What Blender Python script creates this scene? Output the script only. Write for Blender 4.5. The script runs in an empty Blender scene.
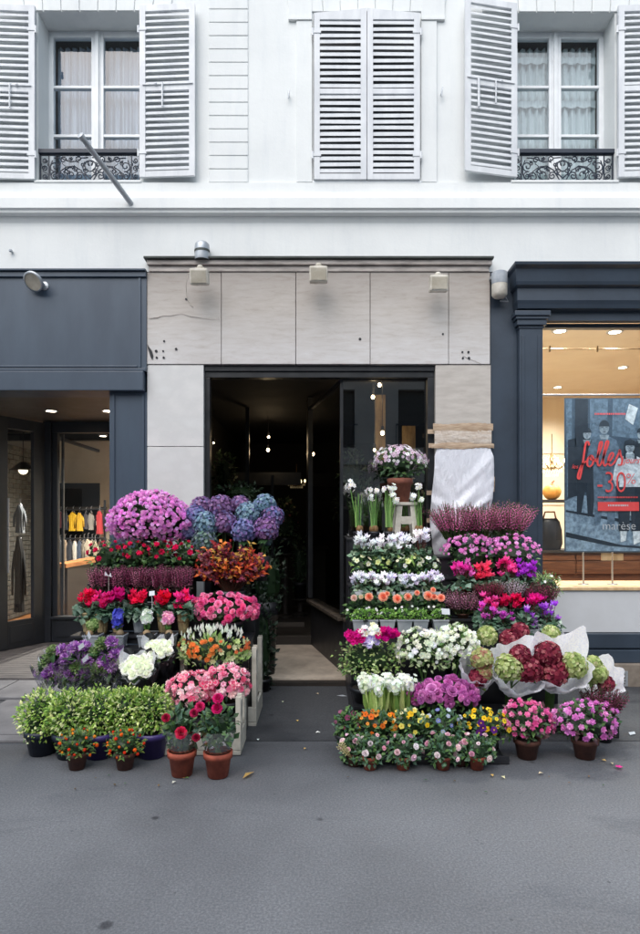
import bpy, bmesh, math, random
from mathutils import Vector as V, Matrix
R = random.Random(7)
PI = math.pi
scene = bpy.context.scene
COL = scene.collection

# ------------------------------------------------------------------ camera geometry (24 mm lens, eye height 1.6 m)
F, CAMD, EYE, HX, HY = 622.7, 6.227, 1.60, 320.0, 523.0
def S(Y): return F / (CAMD + Y)                 # metres -> photo scale at depth Y
def PX(px, Y=0.0): return (px - HX) / S(Y)
def PZ(py, Y=0.0): return EYE + (HY - py) / S(Y)

def lin(c):
    return c / 12.92 if c <= 0.04045 else ((c + 0.055) / 1.055) ** 2.4
def rgb(r, g, b, k=1.0):
    return (lin(r / 255) * k, lin(g / 255) * k, lin(b / 255) * k)

# ------------------------------------------------------------------ mesh collector
class MB:
    def __init__(s):
        s.v = []; s.f = []; s.m = []; s.c = []
    def add(s, vs, fs, mi=0, col=(1, 1, 1)):
        o = len(s.v); s.v.extend(vs)
        for f in fs:
            s.f.append(tuple(i + o for i in f)); s.m.append(mi); s.c.append(col)
    def box(s, x0, x1, y0, y1, z0, z1, mi=0, col=(1, 1, 1)):
        s.add([(x0, y0, z0), (x1, y0, z0), (x1, y1, z0), (x0, y1, z0), (x0, y0, z1), (x1, y0, z1), (x1, y1, z1), (x0, y1, z1)],
              [(0, 3, 2, 1), (4, 5, 6, 7), (0, 1, 5, 4), (1, 2, 6, 5), (2, 3, 7, 6), (3, 0, 4, 7)], mi, col)
    def hexa(s, P, mi=0, col=(1, 1, 1)):          # eight corners in box order
        s.add([tuple(p) for p in P], [(0, 3, 2, 1), (4, 5, 6, 7), (0, 1, 5, 4), (1, 2, 6, 5), (2, 3, 7, 6), (3, 0, 4, 7)], mi, col)
    def obox(s, c, ax, ay, az, hx, hy, hz, mi=0, col=(1, 1, 1)):   # oriented box
        c = V(c); ax = V(ax).normalized() * hx; ay = V(ay).normalized() * hy; az = V(az).normalized() * hz
        s.hexa([c - ax - ay - az, c + ax - ay - az, c + ax + ay - az, c - ax + ay - az,
                c - ax - ay + az, c + ax - ay + az, c + ax + ay + az, c - ax + ay + az], mi, col)
    def tube(s, pts, r, n=6, mi=0, col=(1, 1, 1), cap=True):
        pts = [V(p) for p in pts]; rings = []
        rs = r if isinstance(r, (list, tuple)) else [r] * len(pts)
        for i, p in enumerate(pts):
            d = (pts[min(i + 1, len(pts) - 1)] - pts[max(i - 1, 0)]).normalized()
            a = V((0, 1, 0)) if abs(d.y) < 0.9 else V((1, 0, 0))
            u = d.cross(a).normalized(); w = d.cross(u)
            rings.append([tuple(p + u * (math.cos(2 * PI * k / n) * rs[i]) + w * (math.sin(2 * PI * k / n) * rs[i])) for k in range(n)])
        vs = [q for ring in rings for q in ring]; fs = []
        for i in range(len(pts) - 1):
            for k in range(n):
                k2 = (k + 1) % n
                fs.append((i * n + k, i * n + k2, (i + 1) * n + k2, (i + 1) * n + k))
        if cap:
            fs.append(tuple(range(n))[::-1]); fs.append(tuple(range((len(pts) - 1) * n, len(pts) * n)))
        s.add(vs, fs, mi, col)
    def lathe(s, prof, c=(0, 0, 0), n=20, mi=0, col=(1, 1, 1), sx=1, sy=1):
        vs = []; fs = []
        for (r, z) in prof:
            for k in range(n):
                a = 2 * PI * k / n
                vs.append((c[0] + r * math.cos(a) * sx, c[1] + r * math.sin(a) * sy, c[2] + z))
        for i in range(len(prof) - 1):
            for k in range(n):
                k2 = (k + 1) % n
                fs.append((i * n + k, i * n + k2, (i + 1) * n + k2, (i + 1) * n + k))
        s.add(vs, fs, mi, col)
    def ball(s, c, r, n=8, m=5, mi=0, col=(1, 1, 1), jit=0.0):
        if not isinstance(r, (tuple, list)): r = (r, r, r)
        vs = []; fs = []
        for i in range(m + 1):
            th = PI * i / m
            for k in range(n):
                a = 2 * PI * k / n
                q = 1 + R.uniform(-jit, jit)
                vs.append((c[0] + r[0] * math.sin(th) * math.cos(a) * q, c[1] + r[1] * math.sin(th) * math.sin(a) * q, c[2] + r[2] * math.cos(th) * q))
        for i in range(m):
            for k in range(n):
                k2 = (k + 1) % n
                fs.append((i * n + k, (i + 1) * n + k, (i + 1) * n + k2, i * n + k2))
        s.add(vs, fs, mi, col)
    def build(s, name, mats, parent=None, world=False, bevel=0.0, smooth=False, link=True):
        if not isinstance(mats, (list, tuple)): mats = [mats]
        me = bpy.data.meshes.new(name)
        off = V((0, 0, 0))
        if world and parent is not None:
            p = parent
            while p is not None:
                off += p.location; p = p.parent
        vs = s.v if not off.length else [(a[0] - off.x, a[1] - off.y, a[2] - off.z) for a in s.v]
        me.from_pydata([tuple(a) for a in vs], [], s.f)
        for m in mats: me.materials.append(m)
        me.polygons.foreach_set('material_index', s.m)
        if smooth: me.polygons.foreach_set('use_smooth', [True] * len(s.f))
        if any(c != (1, 1, 1) for c in s.c):
            at = me.color_attributes.new('Col', 'FLOAT_COLOR', 'CORNER')
            buf = []
            for f, c in zip(s.f, s.c):
                buf.extend((c[0], c[1], c[2], 1.0) * len(f))
            at.data.foreach_set('color', buf)
        if bevel:
            bm = bmesh.new(); bm.from_mesh(me)
            ed = [e for e in bm.edges if len(e.link_faces) == 2 and e.calc_face_angle(0) > 0.5]
            bmesh.ops.bevel(bm, geom=ed, offset=bevel, segments=2, affect='EDGES', profile=0.6, clamp_overlap=True)
            bm.to_mesh(me); bm.free()
        me.update()
        o = bpy.data.objects.new(name, me)
        COL.objects.link(o)
        if parent is not None: o.parent = parent
        return o

def tag(o, label=None, cat=None, group=None, kind=None):
    if label: o['label'] = label
    if cat: o['category'] = cat
    if group: o['group'] = group
    if kind: o['kind'] = kind
    return o
def thing(name, label, cat, loc=(0, 0, 0), group=None, rotz=0.0):
    o = bpy.data.objects.new(name, None); COL.objects.link(o)
    o.location = loc; o.rotation_euler = (0, 0, rotz); o.empty_display_size = 0.1
    return tag(o, label, cat, group)
def copy_tree(o, parent=None):
    c = o.copy(); COL.objects.link(c)
    if parent is not None: c.parent = parent
    for ch in list(o.children): copy_tree(ch, c)
    return c

# ------------------------------------------------------------------ materials
def newmat(name):
    m = bpy.data.materials.new(name); m.use_nodes = True
    nt = m.node_tree; nt.nodes.clear()
    out = nt.nodes.new('ShaderNodeOutputMaterial')
    return m, nt, out
def N(nt, t, **kw):
    n = nt.nodes.new(t)
    for k, v in kw.items():
        if k in n.inputs: n.inputs[k].default_value = v
        else: setattr(n, k, v)
    return n
def ramp(nt, stops, fac):
    r = nt.nodes.new('ShaderNodeValToRGB')
    el = r.color_ramp.elements
    while len(el) < len(stops): el.new(0.5)
    for e, (p, c) in zip(el, stops):
        e.position = p; e.color = (*c, 1) if len(c) == 3 else c
    nt.links.new(fac, r.inputs['Fac'])
    return r
def coords(nt, scale=(1, 1, 1)):
    tc = nt.nodes.new('ShaderNodeTexCoord'); mp = nt.nodes.new('ShaderNodeMapping')
    mp.inputs['Scale'].default_value = scale
    g = nt.nodes.new('ShaderNodeNewGeometry')
    nt.links.new(g.outputs['Position'], mp.inputs['Vector'])
    return mp.outputs['Vector']
def photo_tone(name, c1, c2, scale):
    return surf(name, c1, c2, scale, .5, detail=9, lo=.38, hi=.62)
def surf(name, c1, c2=None, scale=6.0, rough=0.6, bump=0.0, bscale=60.0, stretch=(1, 1, 1), metal=0.0, detail=6.0, c3=None, spec=0.5, lo=0.35, hi=0.65):
    """principled surface whose base colour wanders between two or three tones"""
    m, nt, out = newmat(name); L = nt.links
    p = N(nt, 'ShaderNodeBsdfPrincipled', Roughness=rough, Metallic=metal)
    p.inputs['Specular IOR Level'].default_value = spec
    vec = coords(nt, stretch)
    if c2 is None: c2 = tuple(x * 0.85 for x in c1)
    n = N(nt, 'ShaderNodeTexNoise', Scale=scale, Detail=detail, Roughness=0.6); L.new(vec, n.inputs['Vector'])
    st = [(lo, c1), (hi, c2)] if c3 is None else [(lo, c1), ((lo + hi) / 2, c2), (hi, c3)]
    r = ramp(nt, st, n.outputs['Fac'])
    L.new(r.outputs['Color'], p.inputs['Base Color'])
    mr = N(nt, 'ShaderNodeMapRange'); mr.inputs['To Min'].default_value = max(0.02, rough - 0.12); mr.inputs['To Max'].default_value = min(1, rough + 0.12)
    L.new(n.outputs['Fac'], mr.inputs['Value']); L.new(mr.outputs['Result'], p.inputs['Roughness'])
    if bump:
        n2 = N(nt, 'ShaderNodeTexNoise', Scale=bscale, Detail=4.0); L.new(vec, n2.inputs['Vector'])
        b = N(nt, 'ShaderNodeBump', Strength=bump, Distance=0.01); L.new(n2.outputs['Fac'], b.inputs['Height'])
        L.new(b.outputs['Normal'], p.inputs['Normal'])
    L.new(p.outputs['BSDF'], out.inputs['Surface'])
    return m
def emis(name, col, strength):
    m, nt, out = newmat(name)
    e = N(nt, 'ShaderNodeEmission', Strength=strength); e.inputs['Color'].default_value = (*col, 1)
    nt.links.new(e.outputs[0], out.inputs['Surface'])
    return m
def glassmat(name, tint=(1, 1, 1), refl=0.08, rough=0.0, edge=0.5, gcol=(1, 1, 1)):
    m, nt, out = newmat(name); L = nt.links
    t = N(nt, 'ShaderNodeBsdfTransparent'); t.inputs['Color'].default_value = (*tint, 1)
    g = N(nt, 'ShaderNodeBsdfGlossy', Roughness=rough); g.inputs['Color'].default_value = (*gcol, 1)
    lw = N(nt, 'ShaderNodeLayerWeight', Blend=0.25)
    mr = N(nt, 'ShaderNodeMapRange'); mr.inputs['To Min'].default_value = refl; mr.inputs['To Max'].default_value = edge
    L.new(lw.outputs['Fresnel'], mr.inputs['Value'])
    mx = N(nt, 'ShaderNodeMixShader'); L.new(mr.outputs['Result'], mx.inputs['Fac']); L.new(t.outputs[0], mx.inputs[1]); L.new(g.outputs[0], mx.inputs[2])
    L.new(mx.outputs[0], out.inputs['Surface'])
    return m
def flora(name, trans=0.3, rough=0.55, spec=0.3, gain=1.0):
    """petals and leaves: colour from the mesh, broken up by noise, thin and translucent"""
    m, nt, out = newmat(name); L = nt.links
    a = N(nt, 'ShaderNodeAttribute', attribute_name='Col')
    vec = coords(nt)
    n = N(nt, 'ShaderNodeTexNoise', Scale=90.0, Detail=2.0); L.new(vec, n.inputs['Vector'])
    hs = N(nt, 'ShaderNodeHueSaturation'); L.new(a.outputs['Color'], hs.inputs['Color'])
    mr = N(nt, 'ShaderNodeMapRange'); mr.inputs['To Min'].default_value = 0.72 * gain; mr.inputs['To Max'].default_value = 1.28 * gain
    L.new(n.outputs['Fac'], mr.inputs['Value']); L.new(mr.outputs['Result'], hs.inputs['Value'])
    p = N(nt, 'ShaderNodeBsdfPrincipled', Roughness=rough); p.inputs['Specular IOR Level'].default_value = spec
    L.new(hs.outputs['Color'], p.inputs['Base Color'])
    t = N(nt, 'ShaderNodeBsdfTranslucent'); L.new(hs.outputs['Color'], t.inputs['Color'])
    mx = N(nt, 'ShaderNodeMixShader', Fac=trans); L.new(p.outputs[0], mx.inputs[1]); L.new(t.outputs[0], mx.inputs[2])
    L.new(mx.outputs[0], out.inputs['Surface'])
    return m

M = {}
M['leaf'] = flora('leaf', 0.24, 0.42, 0.4, 1.18)
M['petal'] = flora('petal', 0.38, 0.65, 0.15, 1.18)
M['stucco'] = None
def stucco():
    m, nt, out = newmat('white_stucco'); L = nt.links
    p = N(nt, 'ShaderNodeBsdfPrincipled', Roughness=0.75); p.inputs['Specular IOR Level'].default_value = 0.2
    v = coords(nt); vs = coords(nt, (3.0, 3.0, 0.35))
    n = N(nt, 'ShaderNodeTexNoise', Scale=1.3, Detail=7.0, Roughness=0.6); L.new(v, n.inputs['Vector'])
    n2 = N(nt, 'ShaderNodeTexNoise', Scale=2.2, Detail=6.0, Roughness=0.7); L.new(vs, n2.inputs['Vector'])
    r = ramp(nt, [(0.3, (0.69, 0.715, 0.715)), (0.62, (0.76, 0.785, 0.78))], n.outputs['Fac'])
    r2 = ramp(nt, [(0.30, (0.93, 0.94, 0.955)), (0.5, (1, 1, 1))], n2.outputs['Fac'])
    mx = N(nt, 'ShaderNodeMix', data_type='RGBA', blend_type='MULTIPLY'); mx.inputs[0].default_value = 1.0
    L.new(r.outputs['Color'], mx.inputs[6]); L.new(r2.outputs['Color'], mx.inputs[7])
    L.new(mx.outputs[2], p.inputs['Base Color'])
    n3 = N(nt, 'ShaderNodeTexNoise', Scale=22.0, Detail=6.0, Roughness=0.65); L.new(v, n3.inputs['Vector'])
    b = N(nt, 'ShaderNodeBump', Strength=0.16, Distance=0.015); L.new(n3.outputs['Fac'], b.inputs['Height']); L.new(b.outputs['Normal'], p.inputs['Normal'])
    L.new(p.outputs[0], out.inputs['Surface']); return m
M['stucco'] = stucco()
M['white_paint'] = surf('white_paint', (0.80, 0.83, 0.85), (0.72, 0.75, 0.77), 5, 0.45, 0.05, 40)
M['shutter_paint'] = surf('shutter_paint', (0.70, 0.725, 0.745), (0.58, 0.605, 0.635), 9, 0.5, 0.08, 60, (1, 1, 0.3))
M['blue_paint'] = surf('blue_grey_paint', rgb(66, 80, 95), rgb(56, 69, 84), 2.2, 0.42, 0.05, 30, (1.6, 1.6, 0.5))
M['blue_dark'] = surf('dark_blue_paint', rgb(56, 68, 82), rgb(45, 56, 69), 2.2, 0.42, 0.04, 30)
M['black_frame'] = surf('black_metal_frame', (0.012, 0.014, 0.017), (0.02, 0.022, 0.026), 8, 0.35)
M['brown_frame'] = surf('dark_brown_frame', (0.035, 0.033, 0.034), (0.05, 0.045, 0.043), 6, 0.4, 0.03, 40)
def travertine():
    m, nt, out = newmat('travertine'); L = nt.links
    p = N(nt, 'ShaderNodeBsdfPrincipled', Roughness=0.6); p.inputs['Specular IOR Level'].default_value = 0.25
    v = coords(nt, (1.6, 1.6, 9.0))
    n = N(nt, 'ShaderNodeTexNoise', Scale=3.2, Detail=9.0, Roughness=0.68, Distortion=0.5); L.new(v, n.inputs['Vector'])
    r = ramp(nt, [(0.22, (0.43, 0.40, 0.37)), (0.46, (0.53, 0.515, 0.495)), (0.72, (0.585, 0.58, 0.57))], n.outputs['Fac'])
    v2 = coords(nt, (1.0, 1.0, 0.7)); n2 = N(nt, 'ShaderNodeTexNoise', Scale=1.1, Detail=5.0); L.new(v2, n2.inputs['Vector'])
    r2 = ramp(nt, [(0.3, (0.80, 0.77, 0.74)), (0.62, (1, 1, 1))], n2.outputs['Fac'])
    mx = N(nt, 'ShaderNodeMix', data_type='RGBA', blend_type='MULTIPLY'); mx.inputs[0].default_value = 0.8
    L.new(r.outputs['Color'], mx.inputs[6]); L.new(r2.outputs['Color'], mx.inputs[7])
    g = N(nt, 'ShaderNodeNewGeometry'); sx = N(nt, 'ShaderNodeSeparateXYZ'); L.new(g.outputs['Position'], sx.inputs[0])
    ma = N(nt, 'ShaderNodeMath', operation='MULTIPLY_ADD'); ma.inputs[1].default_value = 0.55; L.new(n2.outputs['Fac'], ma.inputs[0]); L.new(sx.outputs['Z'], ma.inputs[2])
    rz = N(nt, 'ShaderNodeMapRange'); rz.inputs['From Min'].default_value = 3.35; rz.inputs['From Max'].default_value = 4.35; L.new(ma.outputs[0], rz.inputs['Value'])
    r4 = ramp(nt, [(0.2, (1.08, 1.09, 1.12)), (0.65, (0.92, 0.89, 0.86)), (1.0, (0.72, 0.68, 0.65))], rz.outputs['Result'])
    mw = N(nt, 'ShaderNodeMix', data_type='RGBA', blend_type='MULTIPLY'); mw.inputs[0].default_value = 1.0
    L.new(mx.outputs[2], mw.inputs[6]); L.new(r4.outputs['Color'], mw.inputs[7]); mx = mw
    # small dark pits stretched along the bedding
    v3 = coords(nt, (14.0, 14.0, 46.0)); vo = N(nt, 'ShaderNodeTexNoise', Scale=1.6, Detail=3.0); L.new(v3, vo.inputs['Vector'])
    r3 = ramp(nt, [(0.25, (0.5, 0.47, 0.45)), (0.33, (1, 1, 1))], vo.outputs['Fac'])
    mx2 = N(nt, 'ShaderNodeMix', data_type='RGBA', blend_type='MULTIPLY'); mx2.inputs[0].default_value = 0.35
    L.new(mx.outputs[2], mx2.inputs[6]); L.new(r3.outputs['Color'], mx2.inputs[7])
    L.new(mx2.outputs[2], p.inputs['Base Color'])
    b = N(nt, 'ShaderNodeBump', Strength=0.1, Distance=0.006); L.new(n.outputs['Fac'], b.inputs['Height']); L.new(b.outputs['Normal'], p.inputs['Normal'])
    L.new(p.outputs[0], out.inputs['Surface']); return m
M['travertine'] = travertine()
M['frame_navy'] = surf('near_black_navy_frame', rgb(30, 34, 42), rgb(24, 27, 33), 5, 0.4, 0.03, 40)
M['pier_stone'] = surf('pale_pier_stone', (0.62, 0.63, 0.625), (0.57, 0.575, 0.57), 2.0, 0.55, 0.03, 50, (1, 1, 1.5), c3=(0.64, 0.64, 0.63))
M['pier_beige'] = surf('beige_pier_stone', (0.52, 0.49, 0.45), (0.43, 0.40, 0.365), 5.0, 0.6, 0.08, 60, (1, 1, 4))
def asphalt(name, base, dark, wet):
    m, nt, out = newmat(name); L = nt.links
    p = N(nt, 'ShaderNodeBsdfPrincipled', Roughness=0.8); p.inputs['Specular IOR Level'].default_value = 0.35
    v = coords(nt)
    n = N(nt, 'ShaderNodeTexNoise', Scale=0.75, Detail=8.0, Roughness=0.62); L.new(v, n.inputs['Vector'])
    r = ramp(nt, [(0.30, dark), (0.5, base), (0.72, tuple(x * 1.16 for x in base))], n.outputs['Fac'])
    sp = N(nt, 'ShaderNodeTexNoise', Scale=85.0, Detail=4.0, Roughness=0.85); L.new(v, sp.inputs['Vector'])
    rs = ramp(nt, [(0.34, (0.64, 0.64, 0.65)), (0.5, (0.98, 0.98, 0.98)), (0.64, (1.48, 1.48, 1.46))], sp.outputs['Fac'])
    mx = N(nt, 'ShaderNodeMix', data_type='RGBA', blend_type='MULTIPLY'); mx.inputs[0].default_value = 0.9
    L.new(r.outputs['Color'], mx.inputs[6]); L.new(rs.outputs['Color'], mx.inputs[7])
    # old spots, gum and damp
    vo = N(nt, 'ShaderNodeTexVoronoi', Scale=2.3, Randomness=1.0); L.new(v, vo.inputs['Vector'])
    vn = N(nt, 'ShaderNodeTexNoise', Scale=9.0, Detail=3.0); L.new(v, vn.inputs['Vector'])
    ad = N(nt, 'ShaderNodeMath', operation='MULTIPLY_ADD'); ad.inputs[1].default_value = 0.09; L.new(vn.outputs['Fac'], ad.inputs[0]); L.new(vo.outputs['Distance'], ad.inputs[2])
    r3 = ramp(nt, [(0.082, (0.34, 0.34, 0.36)), (0.118, (1, 1, 1))], ad.outputs[0])
    mx2 = N(nt, 'ShaderNodeMix', data_type='RGBA', blend_type='MULTIPLY'); mx2.inputs[0].default_value = wet
    L.new(mx.outputs[2], mx2.inputs[6]); L.new(r3.outputs['Color'], mx2.inputs[7])
    v5 = N(nt, 'ShaderNodeTexVoronoi', Scale=6.5, Randomness=1.0); L.new(v, v5.inputs['Vector'])
    r5 = ramp(nt, [(0.045, (0.62, 0.62, 0.63)), (0.06, (1, 1, 1))], v5.outputs['Distance'])
    m5 = N(nt, 'ShaderNodeMix', data_type='RGBA', blend_type='MULTIPLY'); m5.inputs[0].default_value = 0.8
    L.new(mx2.outputs[2], m5.inputs[6]); L.new(r5.outputs['Color'], m5.inputs[7])
    v6 = coords(nt, (0.5, 1.1, 1)); n6 = N(nt, 'ShaderNodeTexNoise', Scale=0.9, Detail=10.0, Roughness=0.7, Distortion=0.8); L.new(v6, n6.inputs['Vector'])
    r6 = ramp(nt, [(0.34, (0.72, 0.73, 0.75)), (0.46, (1, 1, 1)), (0.66, (1.06, 1.06, 1.06))], n6.outputs['Fac'])
    m6 = N(nt, 'ShaderNodeMix', data_type='RGBA', blend_type='MULTIPLY'); m6.inputs[0].default_value = 0.85
    L.new(m5.outputs[2], m6.inputs[6]); L.new(r6.outputs['Color'], m6.inputs[7])
    # darker towards the stalls: contact shade and damp painted into the colour
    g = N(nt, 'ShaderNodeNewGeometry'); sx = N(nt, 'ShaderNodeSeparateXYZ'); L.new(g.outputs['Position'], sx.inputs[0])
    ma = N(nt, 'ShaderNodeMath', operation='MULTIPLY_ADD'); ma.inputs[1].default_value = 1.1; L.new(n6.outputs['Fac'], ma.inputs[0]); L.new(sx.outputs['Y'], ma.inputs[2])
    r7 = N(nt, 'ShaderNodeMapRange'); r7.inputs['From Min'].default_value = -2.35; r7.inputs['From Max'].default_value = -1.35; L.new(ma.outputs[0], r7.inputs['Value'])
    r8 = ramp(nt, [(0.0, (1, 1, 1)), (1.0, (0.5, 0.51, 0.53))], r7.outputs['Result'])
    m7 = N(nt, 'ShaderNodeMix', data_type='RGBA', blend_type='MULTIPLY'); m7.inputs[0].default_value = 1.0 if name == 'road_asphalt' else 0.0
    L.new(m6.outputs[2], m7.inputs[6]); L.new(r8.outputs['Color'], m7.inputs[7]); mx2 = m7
    L.new(mx2.outputs[2], p.inputs['Base Color'])
    rr = ramp(nt, [(0.35, (0.5,) * 3), (0.6, (0.85,) * 3)], n.outputs['Fac']); L.new(rr.outputs['Color'], p.inputs['Roughness'])
    b = N(nt, 'ShaderNodeBump', Strength=0.12, Distance=0.003); L.new(sp.outputs['Fac'], b.inputs['Height']); L.new(b.outputs['Normal'], p.inputs['Normal'])
    L.new(p.outputs[0], out.inputs['Surface']); return m
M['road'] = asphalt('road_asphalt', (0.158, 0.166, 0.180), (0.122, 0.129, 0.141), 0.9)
M['pavement'] = asphalt('pavement_asphalt', (0.056, 0.060, 0.067), (0.030, 0.033, 0.039), 0.9)
M['slab'] = surf('concrete_slab', (0.19, 0.19, 0.20), (0.13, 0.13, 0.14), 3, 0.8, 0.3, 120)
M['terracotta'] = surf('terracotta', rgb(168, 84, 62), rgb(128, 60, 46), 14, 0.75, 0.15, 60)
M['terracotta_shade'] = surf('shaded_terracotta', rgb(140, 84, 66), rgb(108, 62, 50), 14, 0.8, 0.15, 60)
M['terracotta_dark'] = surf('dark_terracotta', rgb(96, 58, 46), rgb(74, 46, 40), 14, 0.75, 0.15, 60)
M['soil'] = surf('soil', (0.02, 0.015, 0.012), (0.04, 0.03, 0.022), 60, 0.95, 0.6, 90)
M['black_plastic'] = surf('black_plastic', (0.012, 0.013, 0.016), (0.02, 0.021, 0.026), 9, 0.4)
M['navy_plastic'] = surf('navy_plastic', rgb(30, 40, 58), rgb(24, 32, 48), 9, 0.4)
M['purple_plastic'] = surf('purple_plastic', rgb(66, 52, 116), rgb(54, 42, 96), 9, 0.4)
M['grey_plastic'] = surf('grey_pot', rgb(158, 164, 170), rgb(130, 138, 146), 9, 0.6, 0.05)
M['white_plastic'] = surf('cream_plastic', rgb(206, 203, 192), rgb(176, 172, 160), 10, 0.5, 0.08, 50)
M['gold_sleeve'] = surf('gold_sleeve', rgb(206, 186, 142), rgb(120, 100, 70), 26, 0.28, 0.5, 60, (3, 3, .6), metal=0.35)
M['zinc'] = surf('zinc', (0.35, 0.38, 0.41), (0.5, 0.53, 0.56), 10, 0.4, 0.05, 40, metal=0.5)
M['lamp_cream'] = surf('aged_lamp_enamel', rgb(214, 210, 200), rgb(180, 174, 160), 9, 0.5, 0.05, 50)
M['lamp_glass'] = surf('frosted_lamp_glass', rgb(190, 184, 170), rgb(165, 158, 142), 9, 0.25)
M['cap'] = surf('weathered_cap', rgb(196, 188, 182), rgb(150, 143, 138), 4, 0.7, 0.2, 40, (1, 1, 5))
M['cap_top'] = surf('dark_cap_edge', rgb(74, 80, 76), rgb(56, 60, 58), 5, 0.7)
M['iron'] = surf('wrought_iron', (0.010, 0.018, 0.034), (0.02, 0.03, 0.05), 12, 0.5)
M['paper'] = flora('wrap_paper', 0.42, 0.5, 0.3, 1.12)
M['dark_paper'] = surf('dark_wrap_paper', (0.03, 0.032, 0.037), (0.05, 0.052, 0.058), 9, 0.5, 0.1, 30)
M['film'] = glassmat('clear_film', (0.94, 0.94, 0.98), 0.20, 0.10, 0.7)
M['tag_white'] = surf('white_card', (0.72, 0.76, 0.80), (0.66, 0.70, 0.75), 8, 0.5)
M['sheet'] = None
def sheetmat():
    m, nt, out = newmat('milky_plastic_sheet'); L = nt.links
    p = N(nt, 'ShaderNodeBsdfPrincipled', Roughness=0.2); p.inputs['Base Color'].default_value = (0.76, 0.79, 0.86, 1)
    v = coords(nt, (7, 7, 2.2)); n = N(nt, 'ShaderNodeTexNoise', Scale=2.4, Detail=7.0, Roughness=0.65, Distortion=1.4); L.new(v, n.inputs['Vector'])
    b = N(nt, 'ShaderNodeBump', Strength=0.7, Distance=0.02); L.new(n.outputs['Fac'], b.inputs['Height']); L.new(b.outputs['Normal'], p.inputs['Normal'])
    t = N(nt, 'ShaderNodeBsdfTransparent'); t.inputs['Color'].default_value = (0.9, 0.92, 0.97, 1)
    r = ramp(nt, [(0.35, (0.03,) * 3), (0.7, (0.20,) * 3)], n.outputs['Fac'])
    mx = N(nt, 'ShaderNodeMixShader'); L.new(r.outputs['Color'], mx.inputs['Fac']); L.new(p.outputs[0], mx.inputs[1]); L.new(t.outputs[0], mx.inputs[2])
    L.new(mx.outputs[0], out.inputs['Surface']); return m
M['sheet'] = sheetmat()
M['tape'] = surf('brown_tape', rgb(190, 170, 146), rgb(160, 136, 112), 9, 0.5, 0.3, 30, (1, 1, 6))
M['torn'] = surf('torn_paper', rgb(206, 198, 188), rgb(176, 160, 144), 9, 0.8, 0.5, 30, (1, 1, 4))
M['wood_warm'] = surf('warm_wood', rgb(172, 118, 72), rgb(128, 82, 46), 4, 0.5, 0.05, 40, (1, 1, 10))
M['wood_red'] = surf('reddish_cabinet_wood', rgb(120, 78, 52), rgb(84, 52, 34), 4, 0.4, 0.05, 40, (1, 1, 12))
M['wood_light'] = surf('light_wood', rgb(214, 186, 146), rgb(190, 158, 116), 3, 0.45, 0.03, 40, (6, 1, 1))
M['deck'] = surf('grey_deck', rgb(96, 92, 92), rgb(66, 64, 66), 4, 0.7, 0.2, 60, (1, 8, 1))
M['cream_wall'] = surf('cream_interior', rgb(228, 222, 208), rgb(214, 206, 190), 2, 0.7)
M['tan_wall'] = surf('tan_interior', rgb(238, 224, 198), rgb(228, 210, 178), 2, 0.6, stretch=(1, 1, .3))
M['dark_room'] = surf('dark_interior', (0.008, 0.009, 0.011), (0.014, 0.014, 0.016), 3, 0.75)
M['dark_brown'] = surf('dark_interior_wood', (0.02, 0.017, 0.015), (0.034, 0.028, 0.023), 4, 0.6, 0.05, 30, (1, 1, 6))
M['tile_beige'] = surf('beige_floor_stone', rgb(206, 194, 178), rgb(172, 160, 146), 5, 0.6, 0.1, 50)
M['opal_panel'] = surf('pale_panel', rgb(206, 210, 214), rgb(194, 197, 200), 1.5, 0.35)
M['plinth'] = surf('plinth_stone', rgb(142, 132, 120), rgb(112, 103, 94), 6, 0.8, 0.2, 60)
M['glass_shop'] = glassmat('shop_glass', (0.93, 0.95, 0.95), 0.05, 0.0, 0.5)
M['glass_dark'] = glassmat('florist_glass', (0.80, 0.84, 0.86), 0.20, 0.0, 0.65)
M['glass_window'] = glassmat('old_window_glass', (0.90, 0.94, 0.97), 0.065, 0.0, 0.6)
M['curtain_l'] = surf('blue_net_curtain', (0.40, 0.48, 0.56), (0.17, 0.24, 0.32), 3, 0.9, 0.0, 10, (14, 14, 0.5))
M['curtain_r'] = surf('white_net_curtain', (0.60, 0.68, 0.68), (0.44, 0.52, 0.53), 3, 0.9, 0.0, 10, (12, 12, 0.5))
M['spot_on'] = emis('lit_spot', (1.0, 0.86, 0.66), 14)
M['bulb_on'] = emis('lit_bulb', (1.0, 0.74, 0.42), 26)
M['crystal_on'] = emis('lit_crystal', (1.0, 0.78, 0.42), 3.2)
M['brass'] = surf('brass', (0.30, 0.20, 0.09), (0.16, 0.10, 0.045), 8, 0.45, metal=0.6)
M['fabric'] = flora('garment_cloth', 0.05, 0.85, 0.1)
M['gold_panel'] = surf('gold_leaf_panel', (0.50, 0.33, 0.14), (0.22, 0.13, 0.05), 5, 0.45, stretch=(4, 4, 1))
M['shut_window'] = surf('window_behind_shutters', (0.10, 0.11, 0.125), (0.06, 0.066, 0.075), 3, 0.5)
M['old_brick'] = surf('glazed_brick', rgb(84, 84, 80), rgb(62, 62, 60), 9, 0.5)
M['steel'] = surf('steel_rod', (0.5, 0.5, 0.52), (0.42, 0.42, 0.45), 8, 0.3, metal=0.8)
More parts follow.
